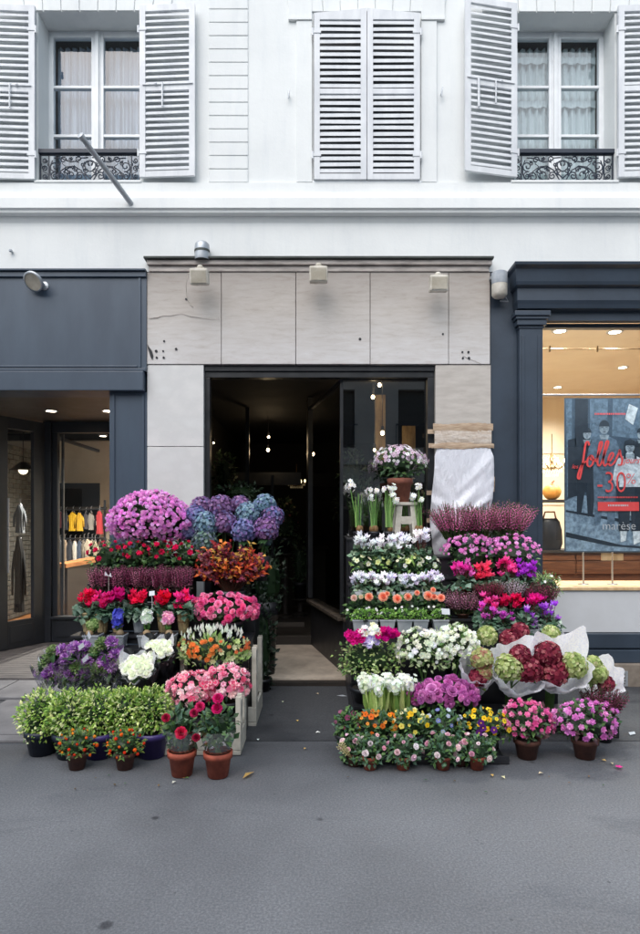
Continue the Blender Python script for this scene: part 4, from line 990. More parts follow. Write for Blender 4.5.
def person(cx, hy, sc, lean, mat_body, mat_face, lay):
    P = lambda x, y: (cx + x * sc + lean * y * sc, hy + y * sc)
    body = [P(-2, 4), P(2, 4), P(4, 6.5), P(9, 9), P(11.5, 16), P(12.5, 25), P(10, 30), P(8, 24), P(8, 36), P(8.5, 50), P(7.5, 72), P(3, 74), P(1, 52), P(-.5, 52), P(-3, 71), P(-7, 72), P(-7.5, 48), P(-8, 36), P(-8, 25), P(-10.5, 30), P(-13, 24), P(-11.5, 15), P(-9, 9), P(-4, 6.5)]
    head = [P(3.6 * math.cos(k * PI / 6), 4.7 * math.sin(k * PI / 6)) for k in range(12)]
    pic('printed_figure', mat_body, [body], lay); pic('printed_face', mat_face, [head], lay + 1)
    hair = [P(3.9 * math.cos(k * PI / 6), -1 + 4.8 * math.sin(k * PI / 6)) for k in range(6, 13)]
    pic('printed_hair', T3, [hair], lay + 2)
    pic('printed_features', T6, [[P(-2.1, -.6), P(-.7, -.5), P(-.7, -.05), P(-2.1, -.1)], [P(.7, -.5), P(2.1, -.6), P(2.1, -.1), P(.7, -.05)], [P(-1.3, 2.3), P(1.3, 2.3), P(.8, 3.0), P(-.8, 3.0)], [P(-.3, .2), P(.4, 1.4), P(-.4, 1.4)]], lay + 2)
    pic('printed_scarf', T5, [[P(-3.6, 5.2), P(3.6, 5.2), P(2.6, 9), P(.5, 8), P(-2.4, 8.6)]], lay + 2)
person(587, 434, 1.12, -.03, T3, T5, 3); person(641, 434, 1.1, .02, T3, T5, 3); person(604, 428, 1.36, .0, T2, T5, 6)
person(629.5, 447, 1.32, .0, T4, T5, 9)
pic('printed_hair', T3, [[(623.3, 447), (624, 441.5), (629.5, 439), (635, 441.5), (636, 447), (636, 459), (633.6, 459), (634.2, 447), (632, 443.6), (627, 443.6), (624.8, 447), (625.4, 459), (623, 459)]], 13)
pic('printed_figure', T3, [[(617, 487), (642, 487), (641, 531), (631, 531), (630, 500), (628.5, 531), (618.5, 531)]], 12)
pic('printed_figure', T2, [[(597, 438), (601, 452), (600, 470), (606, 470), (607, 450), (611, 438), (604, 444)]], 10)
pic('printed_placard', T4, [[(629, 404), (638, 408), (633, 425), (625, 419)]], 4)
RED = surf('coral_ink', (.98, .10, .10), (.95, .085, .09), 5, .5)
def stroke(b, pts, w, lay):
    # smooth curve through the points, ribbon with a slanted pen
    P = [V(((560 + a / 8), (390 + c / 8), 0)) for a, c in pts]; P = [P[0]] + P + [P[-1]]; out = []
    for i in range(1, len(P) - 2):
        for k in range(6):
            t = k / 6; a, c, d, e = P[i - 1], P[i], P[i + 1], P[i + 2]
            out.append(.5 * ((2 * c) + (d - a) * t + (2 * a - 5 * c + 4 * d - e) * t * t + (3 * c - a - 3 * d + e) * t ** 3))
    out.append(P[-2]); vs = []; fs = []
    for i, p in enumerate(out):
        d = (out[min(i + 1, len(out) - 1)] - out[max(i - 1, 0)]).normalized(); nrm = V((-d.y, d.x, 0)); ww = w * (.55 + .75 * abs(d.y))
        for s in (-1, 1):
            q = p + nrm * s * ww; vs.append((PX(q.x, Yp), Yp - .0012 * lay, PZ(q.y, Yp)))
    for i in range(len(out) - 1): fs.append((2 * i, 2 * i + 1, 2 * i + 3, 2 * i + 2))
    b.add(vs, fs)
def f(b):
    L = 16
    for k, pts in enumerate(([(228, 445), (220, 415), (203, 425), (192, 480), (178, 580), (162, 670), (150, 712), (138, 700), (145, 660), (170, 600), (205, 570)],
                [(240, 525), (216, 555), (214, 600), (232, 614), (256, 590), (262, 550), (248, 525), (236, 535), (245, 560), (278, 556)],
                [(276, 575), (310, 500), (330, 440), (326, 414), (312, 430), (300, 500), (294, 570), (304, 608), (326, 588)],
                [(324, 588), (356, 500), (380, 432), (376, 408), (361, 425), (347, 500), (340, 570), (352, 608), (374, 588)],
                [(374, 585), (402, 556), (420, 520), (410, 502), (390, 528), (380, 572), (395, 606), (422, 588), (442, 560)],
                [(442, 556), (466, 500), (472, 482), (478, 520), (492, 556), (482, 600), (456, 598)])):
        stroke(b, pts, .78, L + k * .3)
part('headline_text', RED, po, f)
def text(name, body, px, py, size_px, mat, lay, shear=0.0, parent=None, offset=0.0, sx=1.0):
    cu = bpy.data.curves.new('lettering', 'FONT'); cu.body = body; cu.size = size_px / S(Yp) * 1.38; cu.shear = shear; cu.offset = offset; cu.resolution_u = 3
    t = bpy.data.objects.new('lettering', cu); COL.objects.link(t); bpy.context.view_layer.update()
    me = bpy.data.meshes.new_from_object(t.evaluated_get(bpy.context.evaluated_depsgraph_get()))
    bpy.data.objects.remove(t); me.name = name; me.materials.clear(); me.materials.append(mat)
    Lx, Lz = PX(px, Yp), PZ(py, Yp); off = po.location
    for v in me.vertices: v.co = (Lx + v.co.x * sx - off.x, Yp - .0012 * lay - off.y, Lz + v.co.y - off.z)
    o = bpy.data.objects.new(name, me); COL.objects.link(o); o.parent = parent or po; return o
text('small_script_text', 'les', 571, 468.5, 4.2, RED, 16, .3)
text('small_script_text', 'jours', 622.5, 463.5, 6.5, RED, 18, .5, sx=.85)
text('discount_text', '-30', 595.5, 492.5, 22, RED, 18, 0, offset=-.004, sx=.76)
text('discount_text', '%', 625, 484, 11, RED, 18, 0, offset=-.002)
WHT = surf('white_ink', rgb(222, 226, 230), rgb(212, 218, 224), 5, .5)
text('shop_name_text', 'marèse', 601, 529.5, 8.4, WHT, 22, 0, offset=-.0015, sx=1.0)
bn = part('red_banner', RED, po, lambda b: b.box(PX(597, Yp), PX(638, Yp), Yp - .024, Yp - .021, PZ(511, Yp), PZ(502, Yp)))
def dashes(b, px0, px1, py, h, lay):
    x = px0
    while x < px1:
        w = R.uniform(.6, 1.3); b.add([(PX(x, Yp), Yp - .0012 * lay, PZ(py + h, Yp)), (PX(x + w, Yp), Yp - .0012 * lay, PZ(py + h, Yp)), (PX(x + w, Yp), Yp - .0012 * lay, PZ(py, Yp)), (PX(x, Yp), Yp - .0012 * lay, PZ(py, Yp))], [(0, 1, 2, 3)]); x += w + R.uniform(.35, .9)
part('fine_print', RED, po, lambda b: (dashes(b, 594, 624, 413.4, 1.7, 18), dashes(b, 597, 637, 496.6, 1.5, 18)))
part('banner_print', WHT, bn, lambda b: dashes(b, 607, 627, 504.6, 1.8, 21.5))
for px, lb in ((583.5, 'left thin metal stand under the poster'), (612.5, 'right thin metal stand under the poster')):
    x = PX(px, .3); o = thing('poster_stand', lb, 'display stand', (x, .3, .955))
    b = MB(); b.tube([(0, 0, .01), (0, 0, Z0 - .955 + .02)], .009, 8); b.build('rod', M['steel'], o)
    b = MB(); b.lathe([(0, .012), (.05, .010), (.055, .0)], n=16); b.build('base', M['steel'], o)
o = thing('price_card', 'pair of small cream cards below the poster edge', 'card', (PX(612, .25), .25, Z0 - .09))
b = MB(); b.box(-.11, .0, 0, .004, 0, .075); b.box(.015, .12, .001, .005, 0, .07); b.build('card', M['wood_light'], o)

# ================================================================== FACING BUILDING (seen in the window glass only)
op = thing('facing_building', 'pale stone apartment building across the street, mirrored in the glass', 'building', (0, -15, 0))
def f(b):
    ops = [(x, x + 1.2, z, z + 2.0) for x in [-13.5 + 2.7 * k for k in range(11)] for z in (1.0, 4.2)]
    grid_wall(b, -16, 16, 0, 9.0, -15, ops, -.3)
    for z in (3.6, 6.8, 8.9): b.box(-16, 16, -15 , -14.8, z, z + .2)
part('wall', surf('facing_stone', (.46, .44, .41), (.38, .365, .345), 1, .8), op, f)
part('window', M['black_frame'], op, lambda b: b.box(-16, 16, -15.5, -15.32, .5, 8.8))
def f(b):
    for x in [-13.6 + 2.7 * k for k in range(11)]:
        for z in (4.2,):
            b.box(x, x + 1.4, -14.9, -14.87, z + .75, z + .8)
            for k in range(10): b.box(x + .14 * k, x + .14 * k + .02, -14.9, -14.88, z, z + .75)
part('balcony_railing', M['iron'], op, f)
# ================================================================== FLOWERS: primitives
def rv():
    while True:
        v = V((R.uniform(-1, 1), R.uniform(-1, 1), R.uniform(-1, 1)))
        if .05 < v.length < 1: return v.normalized()
def basis(n):
    n = V(n).normalized(); a = V((0, 0, 1)) if abs(n.z) < .9 else V((1, 0, 0))
    t = a.cross(n).normalized(); return t, n.cross(t)
def jit(c, v=.18, h=.06):
    k = 1 + R.uniform(-v, v)
    return tuple(max(0.0, x * k * (1 + R.uniform(-h, h))) for x in c)
G_DARK = rgb(56, 86, 52); G_MID = rgb(84, 118, 64); G_LITE = rgb(136, 168, 92); G_BLUE = rgb(72, 104, 84); G_PALE = rgb(172, 192, 132)
def leaf(b, p, d, n, L, W, col, fold=.12, droop=.15):
    s = d.cross(n)
    if s.length < 1e-4: s = V((1, 0, 0))
    s.normalize(); n = s.cross(d).normalized()
    m = p + d * (L * .5); t = p + d * L - n * (L * droop)
    l = p + d * (L * .45) + s * (W * .5) + n * (W * fold); r = p + d * (L * .45) - s * (W * .5) + n * (W * fold)
    b.add([p, m, t, l, r], [(0, 1, 3), (1, 2, 3), (0, 4, 1), (1, 4, 2)], 0, col)
def floret(b, p, n, r, k, col, cup=.3, ctr=None, wid=1.0):
    t, u = basis(n); n = V(n).normalized(); rot = R.uniform(0, 6.28); w = r * PI / k * .72 * wid
    for i in range(k):
        a = rot + 2 * PI * i / k; d = t * math.cos(a) + u * math.sin(a); s = n.cross(d)
        m = p + d * (r * .62) + n * (cup * r * .45)
        b.add([p, m + s * w, p + d * r + n * (cup * r), m - s * w], [(0, 1, 2, 3)], 0, jit(col, .10, .03))
    if ctr:
        q = p + n * (r * .12 + .001); e = r * .22
        b.add([q + t * e, q + u * e, q - t * e, q - u * e], [(0, 1, 2, 3)], 0, ctr)
def pom(b, p, n, r, col, col2=None):
    floret(b, p, n, r, 8, col, .15); floret(b, p + n * r * .15, n, r * .78, 7, col2 or col, .7); floret(b, p + n * r * .3, n, r * .5, 5, col2 or col, 1.3)
def rose(b, p, n, r, col, col2=None, rings=((5, 1.0, .35), (5, .78, .75), (4, .5, 1.0), (3, .26, 1.1))):
    t, u = basis(n); n = V(n).normalized()
    for j, (k, q, h) in enumerate(rings):
        rot = R.uniform(0, 6.28); c0 = col if j < 2 else (col2 or col)
        for i in range(k):
            a = rot + 2 * PI * i / k; d = t * math.cos(a) + u * math.sin(a); s = n.cross(d); w = r * q * PI / k * .92
            b0 = p + d * (r * q * .25); m = p + d * (r * q * .72) + n * (r * h * .55); tp = p + d * (r * q) + n * (r * h * .85); cu = p + d * (r * q * (1.12 if j < 2 else .9)) + n * (r * h * (.84 if j < 2 else 1.02))
            b.add([b0 - s * w * .4, b0 + s * w * .4, m + s * w, m - s * w, tp + s * w * .95, tp - s * w * .95, cu + s * w * .5, cu - s * w * .5],
                  [(0, 1, 2, 3), (3, 2, 4, 5), (5, 4, 6, 7)], 0, jit(c0, .12, .03))
def fib(n, zmin=-1.0):
    out = []
    for i in range(n):
        z = 1 - (i + .5) / n * (1 - zmin); a = i * 2.39996; q = math.sqrt(max(0, 1 - z * z)); out.append(V((q * math.cos(a), q * math.sin(a), z)))
    return out
def pick(cols):
    if isinstance(cols, list): return R.choice(cols)
    return cols
def foliage(b, c, r, n, L, W, cols, zmin=-.7, inner=.45, up=.25, core=True, fold=.12, droop=.15):
    c = V(c)
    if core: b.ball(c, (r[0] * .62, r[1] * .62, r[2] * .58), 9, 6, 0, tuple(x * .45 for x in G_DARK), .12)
    i = 0
    while i < n:
        u = rv()
        if u.z < zmin: continue
        i += 1
        t = inner + (1 - inner) * R.random() ** .6; p = c + V((u.x * r[0], u.y * r[1], u.z * r[2])) * (t + R.uniform(0, .12))
        d = (u + rv() * .75 + V((0, 0, up))).normalized(); q = R.uniform(.7, 1.25)
        leaf(b, p - d * (L * .4), d, (u * .6 + V((0, -.25, .8)) + rv() * .35).normalized(), L * q, W * q, jit(pick(cols)), fold, droop)
def stem(b, p, q, r=.003, col=None): 
    b.tube([p, (V(p) + V(q)) / 2 + V((R.uniform(-.006, .006), R.uniform(-.006, .006), 0)), q], r, 4, 0, col or jit(G_MID), False)
def hyd(b, c, rr, cols, n=95, fr=.027):
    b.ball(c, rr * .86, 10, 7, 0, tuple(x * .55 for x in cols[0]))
    for u in fib(n, -.75):
        u = (u + rv() * .12).normalized(); p = V(c) + u * (rr * R.uniform(.9, 1.04))
        floret(b, p, (u + rv() * .35).normalized(), fr * R.uniform(.8, 1.15), 4, jit(R.choice(cols), .13, .05), .08, None, 1.05)
def spike(b, p, d, L, n, fr, col, stemcol, start=.35):
    d = V(d).normalized(); e = V(p) + d * L; stem(b, p, e, .002, stemcol); t, u = basis(d)
    for i in range(n):
        q = start + (1 - start) * i / n; a = i * 2.4; o = t * math.cos(a) + u * math.sin(a); f = fr * (1.15 - .6 * (q - start))
        x = V(p) + d * (L * q) + o * (f * .6); s = d.cross(o)
        b.add([x, x + s * f * .5 + o * f * .4, x + o * f * 1.0 + d * f * .5, x - s * f * .5 + o * f * .4], [(0, 1, 2, 3)], 0, jit(col, .25, .08))

# pots
def pot(root, r, h, m, x=0, y=0, z=0, name='pot', rim=True):
    b = MB(); pr = [(0, 0), (r * .74, 0), (r * .95, h * .76)] + ([(r * 1.06, h * .76), (r * 1.08, h), (r * .94, h)] if rim else [(r, h), (r * .93, h)]) + [(r * .9, h * .86)]
    b.lathe(pr, (x, y, z), 20); o = b.build(name, m, root, smooth=False)
    for p in o.data.polygons: p.use_smooth = True
    b = MB(); b.lathe([(r * .9, h * .86), (0, h * .88)], (x, y, z), 14); b.build('soil', M['soil'], o)
    return o
def square_pot(root, w, h, m, x=0, y=0, z=0):
    b = MB(); k = .8
    b.hexa([(x - w * k, y - w * k, z), (x + w * k, y - w * k, z), (x + w * k, y + w * k, z), (x - w * k, y + w * k, z), (x - w, y - w, z + h), (x + w, y - w, z + h), (x + w, y + w, z + h), (x - w, y + w, z + h)])
    b.box(x - w * 1.05, x + w * 1.05, y - w * 1.05, y + w * 1.05, z + h * .86, z + h * 1.0)
    o = b.build('pot', m, root, bevel=.003)
    b = MB(); b.box(x - w * .93, x + w * .93, y - w * .93, y + w * .93, z + h * 1.001, z + h * 1.03); b.build('soil', M['soil'], o); return o
def wrap(root, base, axis, r0, R0, L, m, tips=((55, .12, 50), (125, .10, 50), (235, .04, 50), (310, .04, 50)), name='wrap', seed=0.0, crumple=.011, squash=1.0, flare=.03):
    """paper cone open towards axis; tips = (angle, height, half width) of the pointed corners of the sheet, 90 degrees is the upper rim"""
    ax = V(axis).normalized(); t = V((1, 0, 0)); t = (t - ax * t.dot(ax)).normalized(); u = ax.cross(t); base = V(base)
    nu, nv = 72, 12; vs = []; fs = []
    for j in range(nv + 1):
        v = j / nv
        for i in range(nu):
            a = 2 * PI * i / nu; ad = math.degrees(a); pk = 0.0
            for (ta, am, wd) in tips:
                da = abs((ad - ta + 180) % 360 - 180); pk = max(pk, am * max(0, 1 - da / wd) ** 1.25)
            rad = r0 + (R0 - r0) * (v ** .8) + flare * (pk / .12) * v ** 4
            h = L * v + pk * max(0, (v - .25) / .75) ** 2
            z1 = ((a * 1.27 + v * .8 + seed) % 1); z2 = ((a * 2.1 - v * 1.7 + seed * 2) % 1)
            cr = crumple * (.4 + v) * (3.2 * abs(z1 - .5) + 2.4 * abs(z2 - .5) - 1.4 + R.uniform(-.25, .25))
            vs.append(base + ax * h + (t * math.cos(a) + u * math.sin(a) * squash) * (rad + cr))
    for j in range(nv):
        for i in range(nu): fs.append((j * nu + i, j * nu + (i + 1) % nu, (j + 1) * nu + (i + 1) % nu, (j + 1) * nu + i))
    fs.append(tuple(range(nu))[::-1])
    b = MB(); b.add(vs, fs, 0, (.86, .87, .92)); return b.build(name, m, root, smooth=False)

# ------------------------------------------------------------------ one plant = one thing; everything in local metres above its base
class Spot:
    def __init__(s, name, label, cat, px, cy, Y, w, h, z, group=None):
        k = S(Y); s.k = k; s.X = PX(px, Y); s.Y = Y; s.z = z
        s.o = thing(name, label, cat, (s.X, Y, z), group)
        s.c = V((0, 0, PZ(cy, Y) - z)); q_ = 1.0 if (Y < -1.3 or w > 66) else 1.09; s.rx = w / 2 / k * q_; s.rz = h / 2 / k * q_; s.H = s.c.z
def dome_pos(c, r, n, zmin=-.2, lift=1.0, front=True):
    out = []; f1, f2, f3 = R.uniform(0, 6), R.uniform(0, 6), R.uniform(3, 5)
    for u in fib(n, zmin):
        u = (u + rv() * .14).normalized()
        if front and u.y > .55: continue
        out.append((V(c) + V((u.x * r[0], u.y * r[1], u.z * r[2])) * lift * R.uniform(.90, 1.06) * (1 + .07 * math.sin(u.x * f3 + f1) * math.cos(u.z * 3 + f2)), u))
    return out

def mum(name, label, cat, px, cy, Y, w, h, z, cols, n, fr, potm, potr=.12, ctr=None, small=False):
    s = Spot(name, label, cat, px, cy, Y, w, h, z); r = (s.rx, s.rx * .8, s.rz)
    ph = max(.08, s.H - s.rz * .9); pot(s.o, potr, ph, potm)
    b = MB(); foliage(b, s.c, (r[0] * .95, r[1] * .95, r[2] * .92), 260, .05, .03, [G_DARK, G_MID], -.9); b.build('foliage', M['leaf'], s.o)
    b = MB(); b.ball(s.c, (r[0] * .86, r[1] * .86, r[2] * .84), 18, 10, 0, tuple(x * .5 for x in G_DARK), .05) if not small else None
    for p, u in dome_pos(s.c, r, n, -.75 if not small else -.1):
        if small: floret(b, p, (u + rv() * .3).normalized(), fr * R.uniform(.8, 1.2), 8, jit(R.choice(cols), .12), .1, ctr)
        else: pom(b, p, (u + rv() * .25).normalized(), fr * R.uniform(.8, 1.15), jit(R.choice(cols), .18, .06))
    b.build('flowers', M['petal'], s.o); return s

def bush(name, label, cat, px, cy, Y, w, h, z, leaves, n, L, W, potm=None, potr=.08, poth=None, flowers=None, nf=0, kind='floret', fr=.02, ctr=None, group=None, zmin=-.15, depth=.85, indiv=None, potkind='round', lift=1.0, lzmin=-.7, sleeve=None):
    s = Spot(name, label, cat, px, cy, Y, w, h, z, group); r = (s.rx, s.rx * depth, s.rz)
    ph = poth if poth else max(.05, s.H - s.rz * .8)
    if potm is not None:
        if potkind == 'round': pot(s.o, potr, ph, potm)
        else: square_pot(s.o, potr, ph, potm)
    lo_ = 1 if Y > -1.965 else 0
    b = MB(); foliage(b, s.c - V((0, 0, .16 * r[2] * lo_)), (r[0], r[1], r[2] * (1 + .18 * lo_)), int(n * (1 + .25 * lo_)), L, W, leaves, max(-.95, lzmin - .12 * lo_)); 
    for k in range(6): stem(b, (R.uniform(-.02, .02), R.uniform(-.02, .02), ph * .9), s.c + V((R.uniform(-.5, .5) * r[0], R.uniform(-.5, .5) * r[1], 0)), .004)
    b.build('foliage', M['leaf'], s.o)
    if flowers and nf <= 30 and not indiv: indiv = 'bloom'
    if flowers:
        b = MB()
        for p, u in dome_pos(s.c, r, nf, zmin, lift):
            if indiv: b = MB()
            c = jit(R.choice(flowers), .12); q = R.uniform(.62, 1.28); nn_ = (u + rv() * .3 + V((0, -.2, .1))).normalized()
            if kind == 'floret': floret(b, p, nn_, fr * q, 5, c, .25, ctr)
            elif kind == 'pansy':
                floret(b, p, (nn_ + V((0, -.6, 0))).normalized(), fr * q, 5, c, .08, ctr, 1.15)
            elif kind == 'ruff':
                floret(b, p, nn_, fr * q, 6, c, .3); floret(b, p + nn_ * fr * .2, nn_, fr * q * .75, 5, jit(R.choice(flowers), .12), .7); floret(b, p + nn_ * fr * .35, nn_, fr * q * .45, 4, c, 1.1)
            elif kind == 'rose': rose(b, p, nn_, fr * q, c, tuple(x * .85 for x in c))
            elif kind == 'berry': b.ball(p, fr * q, 9, 6, 0, c)
            if indiv: b.build(indiv, M['petal'], s.o)
        if not indiv: b.build('flowers', M['petal'], s.o)
    return s

def cyclamen(label, px, cyf, cyl, Y, wf, wl, z, cols, n=13, potm=None, potr=.055, poth=None, fr=.027, leafcols=None, name='cyclamen', group=None, nl=78, hf=10):
    """pot, marbled round leaves, a tuft of swept back flowers on bare stems"""
    q_ = R.uniform(.9, 1.16); px += R.uniform(-1.0, 1.0); wf *= q_; wl *= R.uniform(1.0, 1.2); cyf += R.uniform(-1.6, 1.2); Y += R.uniform(-.03, .02)
    s = Spot(name, label, 'potted flower', px, cyl, Y, wl, 16, z, group); zf = PZ(cyf, Y) - z; k = s.k
    ph = poth or max(.04, s.H - .05)
    if potm: pot(s.o, potr, ph, potm)
    b = MB(); lc = leafcols or [G_BLUE, rgb(84, 112, 92), rgb(50, 78, 58), rgb(120, 146, 128)]
    foliage(b, s.c - V((0, 0, .018)), (s.rx, s.rx * .8, .092), int(nl * 1.2), .058, .058, lc, -.6, .3, .05)
    tops = []
    for i in range(n):
        a = R.uniform(0, 6.28); q = math.sqrt(R.random()); tops.append(V((math.cos(a) * q * wf / 2 / k, math.sin(a) * q * wf / 2 / k * .8 - .01, zf + (R.uniform(-hf * .6, hf * .6) - (hf * .35 if q > .8 else 0)) / k)))
        stem(b, s.c + V((tops[-1].x * .4, tops[-1].y * .4, 0)), tops[-1], .0022, jit(rgb(110, 70, 64)))
    b.build('foliage', M['leaf'], s.o)
    b = MB()
    for t in tops:
        n_ = (V((t.x * 2, -.35, .9)) + rv() * .35).normalized(); c = jit(R.choice(cols), .15, .05)
        floret(b, t, n_, fr * R.uniform(.85, 1.15), 5, c, 1.25, None, 1.1); floret(b, t - n_ * .004, (n_ + rv() * .5).normalized(), fr * .8, 5, jit(c), .5, None, 1.0)
    b.build('flowers', M['petal'], s.o); return s

def heather(label, px, cy, Y, w, h, z, cols, n=70, potm=None, potr=.06, lean=.45, group=None, green=None, fr=.010, name='heather'):
    s = Spot(name, label, 'potted plant', px, cy, Y, w, h, z, group); base = s.c - V((0, 0, s.rz)); ph = max(.04, base.z + .01)
    if potm: pot(s.o, potr, ph, potm)
    b = MB(); f = MB(); g = green or [rgb(70, 84, 56), rgb(92, 88, 62)]
    foliage(b, base + V((0, 0, s.rz * .55)), (s.rx * .75, s.rx * .6, s.rz * .6), 90, .04, .012, g, -.6)
    for i in range(n):
        a = R.uniform(0, 6.28); q = math.sqrt(R.random()); x, y = math.cos(a) * q, math.sin(a) * q
        p = base + V((x * s.rx * .45, y * s.rx * .4, .01)); d = V((x * lean * s.rx / max(s.rz, .02) * .8, y * lean * s.rx / max(s.rz, .02) * .7, 1)) + rv() * .12
        spike(f, p, d, s.rz * 2 * R.uniform(.75, 1.05) * (1 - .12 * q), 20, fr * 1.3, R.choice(cols), R.choice(g))
    b.build('foliage', M['leaf'], s.o); f.build('flowers', M['petal'], s.o); return s

# colours
MAG = rgb(206, 22, 128); MAG2 = rgb(226, 60, 150); CRIM = rgb(204, 22, 82); RED_F = rgb(218, 30, 86); PINK = rgb(236, 120, 178); LILAC = rgb(214, 150, 216); PALEP = rgb(240, 196, 214); WHITE = rgb(246, 248, 248); CREAM = rgb(232, 232, 206)
PURP = rgb(176, 96, 196); PURP2 = rgb(196, 124, 214); PEACH = rgb(240, 150, 116); VIO = rgb(170, 50, 196); ORANGE = rgb(240, 142, 40); YEL = rgb(244, 200, 40)
# ================================================================== DISPLAY STANDS (stepped, black)
def stand(name, label, X0_, X1_, rows, wide=0.0):
    """rows: (front y, back y, height) from the back down to the front"""
    x0, x1 = X0_, X1_; o = thing(name, label, 'display stand', ((x0 + x1) / 2, (rows[-1][0] + rows[0][1]) / 2, 0))
    for i, (yf, yb, z) in enumerate(rows):
        x0 = X0_ - (wide if i == len(rows) - 1 else 0); zb = rows[i + 1][2] if i + 1 < len(rows) else .004
        b = MB(); b.box(x0, x1, yf, yb, z - .022, z - .002); b.box(x0 + .02, x1 - .02, yf + .02, yf + .032, zb + .001, z - .0225); b.box(x0 + .003, x0 + .019, yf + .033, yb, .004, z - .023); b.box(x1 - .019, x1 - .003, yf + .033, yb, .004, z - .023)
        b.build('step', M['black_plastic'], o, True, bevel=.002)
    return o
stand('tiered_stand', 'black stepped stand carrying the purple and red pots in the left stall', -2.0, -1.16, [(-.70, -.36, 1.25), (-.88, -.701, 1.08), (-1.05, -.881, .92), (-1.25, -1.051, .70), (-1.45, -1.251, .63), (-1.74, -1.451, .26)], .10)
stand('tiered_stand', 'black stepped stand carrying the autumn leaves and pink bunches', -1.15, -.56, [(-.84, -.45, .86), (-1.20, -.841, .66), (-1.50, -1.201, .42), (-1.80, -1.501, .20)])
stand('tiered_stand', 'black stepped stand carrying the white cyclamens in front of the glass bay', .25, 1.03, [(-.43, -.05, 1.46), (-.66, -.431, 1.05), (-.87, -.661, .90), (-1.02, -.871, .78), (-1.20, -1.021, .71), (-1.55, -1.201, .22)])
stand('tiered_stand', 'black stepped stand carrying the heathers and pink cyclamens before the wrapped pier', 1.06, 1.93, [(-.60, -.25, 1.30), (-.72, -.601, 1.12), (-.90, -.721, .96), (-1.03, -.901, .80), (-1.22, -1.031, .66)])

# ================================================================== LEFT STALL
mum('chrysanthemum', 'big round purple chrysanthemum at the top of the left stall', 'potted flower', 152, 519, -.58, 82, 52, 1.25, [rgb(234, 172, 226), rgb(240, 196, 236), rgb(220, 150, 212)], 1250, .0215, M['black_plastic'])
# hydrangea heads in blue and violet, cut stems in black buckets
HB = [rgb(122, 130, 178), rgb(150, 156, 198), rgb(98, 106, 152), rgb(138, 120, 176)]; HV = [rgb(140, 104, 150), rgb(164, 128, 170), rgb(112, 82, 126), rgb(130, 118, 166)]; HT = [rgb(120, 152, 168), rgb(150, 178, 190), rgb(104, 130, 154), rgb(128, 140, 176)]; HG = [rgb(108, 136, 126), rgb(134, 156, 144), rgb(88, 108, 116), rgb(120, 128, 150)]
def hyd_bucket(label, px, Y, z, heads, base_py):
    o = thing('hydrangea_bucket', label, 'cut flowers', (PX(px, Y), Y, z)); k = S(Y)
    pot(o, .11, .22, M['black_plastic'], name='bucket', rim=False)
    b = MB()
    for (hx, hy, hr, cols, dy) in heads:
        c = V((PX(hx, Y + dy) - o.location.x, dy, PZ(hy, Y + dy) - z)); stem(b, (c.x * .3, 0, .12), c, .005)
        for q in range(5):
            a = R.uniform(0, 6.28); d = V((math.cos(a), math.sin(a), -.1)).normalized(); leaf(b, c - V((0, 0, hr / k * .8)), d, V((0, 0, 1)), .10, .06, jit(G_DARK), .1, .3)
        h = MB(); hyd(h, c, hr / k * .98, cols, 200, .0165); h.build('flower_head', M['petal'], o)
    b.build('foliage', M['leaf'], o)
hyd_bucket('bucket of teal and blue hydrangea heads beside the purple chrysanthemum', 203, -.62, 1.08, [(202, 508, 12, HV, .10), (196, 516, 11, HB, .0), (206, 524, 13, HT, -.06), (205, 542, 13, HG, -.10), (190, 532, 10, HB, .02)], 560)
hyd_bucket('bucket of violet hydrangea heads in the middle of the hydrangea group', 226, -.60, 1.08, [(221, 508, 13.5, HV, .0), (225, 523, 12, HV, -.05), (240, 505, 10, HV, .1)], 560)
hyd_bucket('bucket of blue and violet hydrangea heads nearest the dark doorway', 258, -.60, 1.08, [(248, 514, 12.5, HT, -.02), (265, 505, 11.5, HT, .06), (244, 531, 13, HB, -.08), (272, 517, 12, [*HB, *HV], .03), (266, 529, 13, [*HV, rgb(150, 104, 170)], -.08), (281 - 16, 540, 7, HG, .02)], 560)
# row of dark leaved red flowering pots
for px, w, lb in ((108, 36, 'dark leaved pot with red blooms below the left side of the purple chrysanthemum'), (134, 32, 'dark leaved pot with crimson blooms below the middle of the purple chrysanthemum'), (160, 32, 'dark leaved pot with deep pink blooms below the right side of the purple chrysanthemum'), (184, 28, 'dark leaved pot with bright pink red blooms beside the autumn foliage')):
    bush('azalea', lb, 'potted flower', px, 556, -.78, w, 27, 1.08, [G_DARK, rgb(40, 62, 40), G_MID], 150, .05, .03, M['black_plastic'], .06, .06, [RED_F, CRIM, rgb(226, 40, 100), rgb(170, 20, 60)], 17, 'ruff', .027, zmin=-.1, lift=1.02)
for k, px in enumerate((100, 121, 142, 162, 182)):
    heather(['leftmost dusky pink heather in the row below the red azaleas', 'second dusky pink heather from the left below the red azaleas', 'middle dusky pink heather below the red azaleas', 'fourth dusky pink heather below the red azaleas', 'rightmost dusky pink heather next to the autumn foliage'][k], px, 580, -.95, 26, 27, .92, [rgb(176, 96, 134), rgb(156, 76, 114), rgb(200, 132, 158)], 80, M['black_plastic'], .05, .25, green=[rgb(92, 62, 70), rgb(70, 58, 52)], fr=.010)
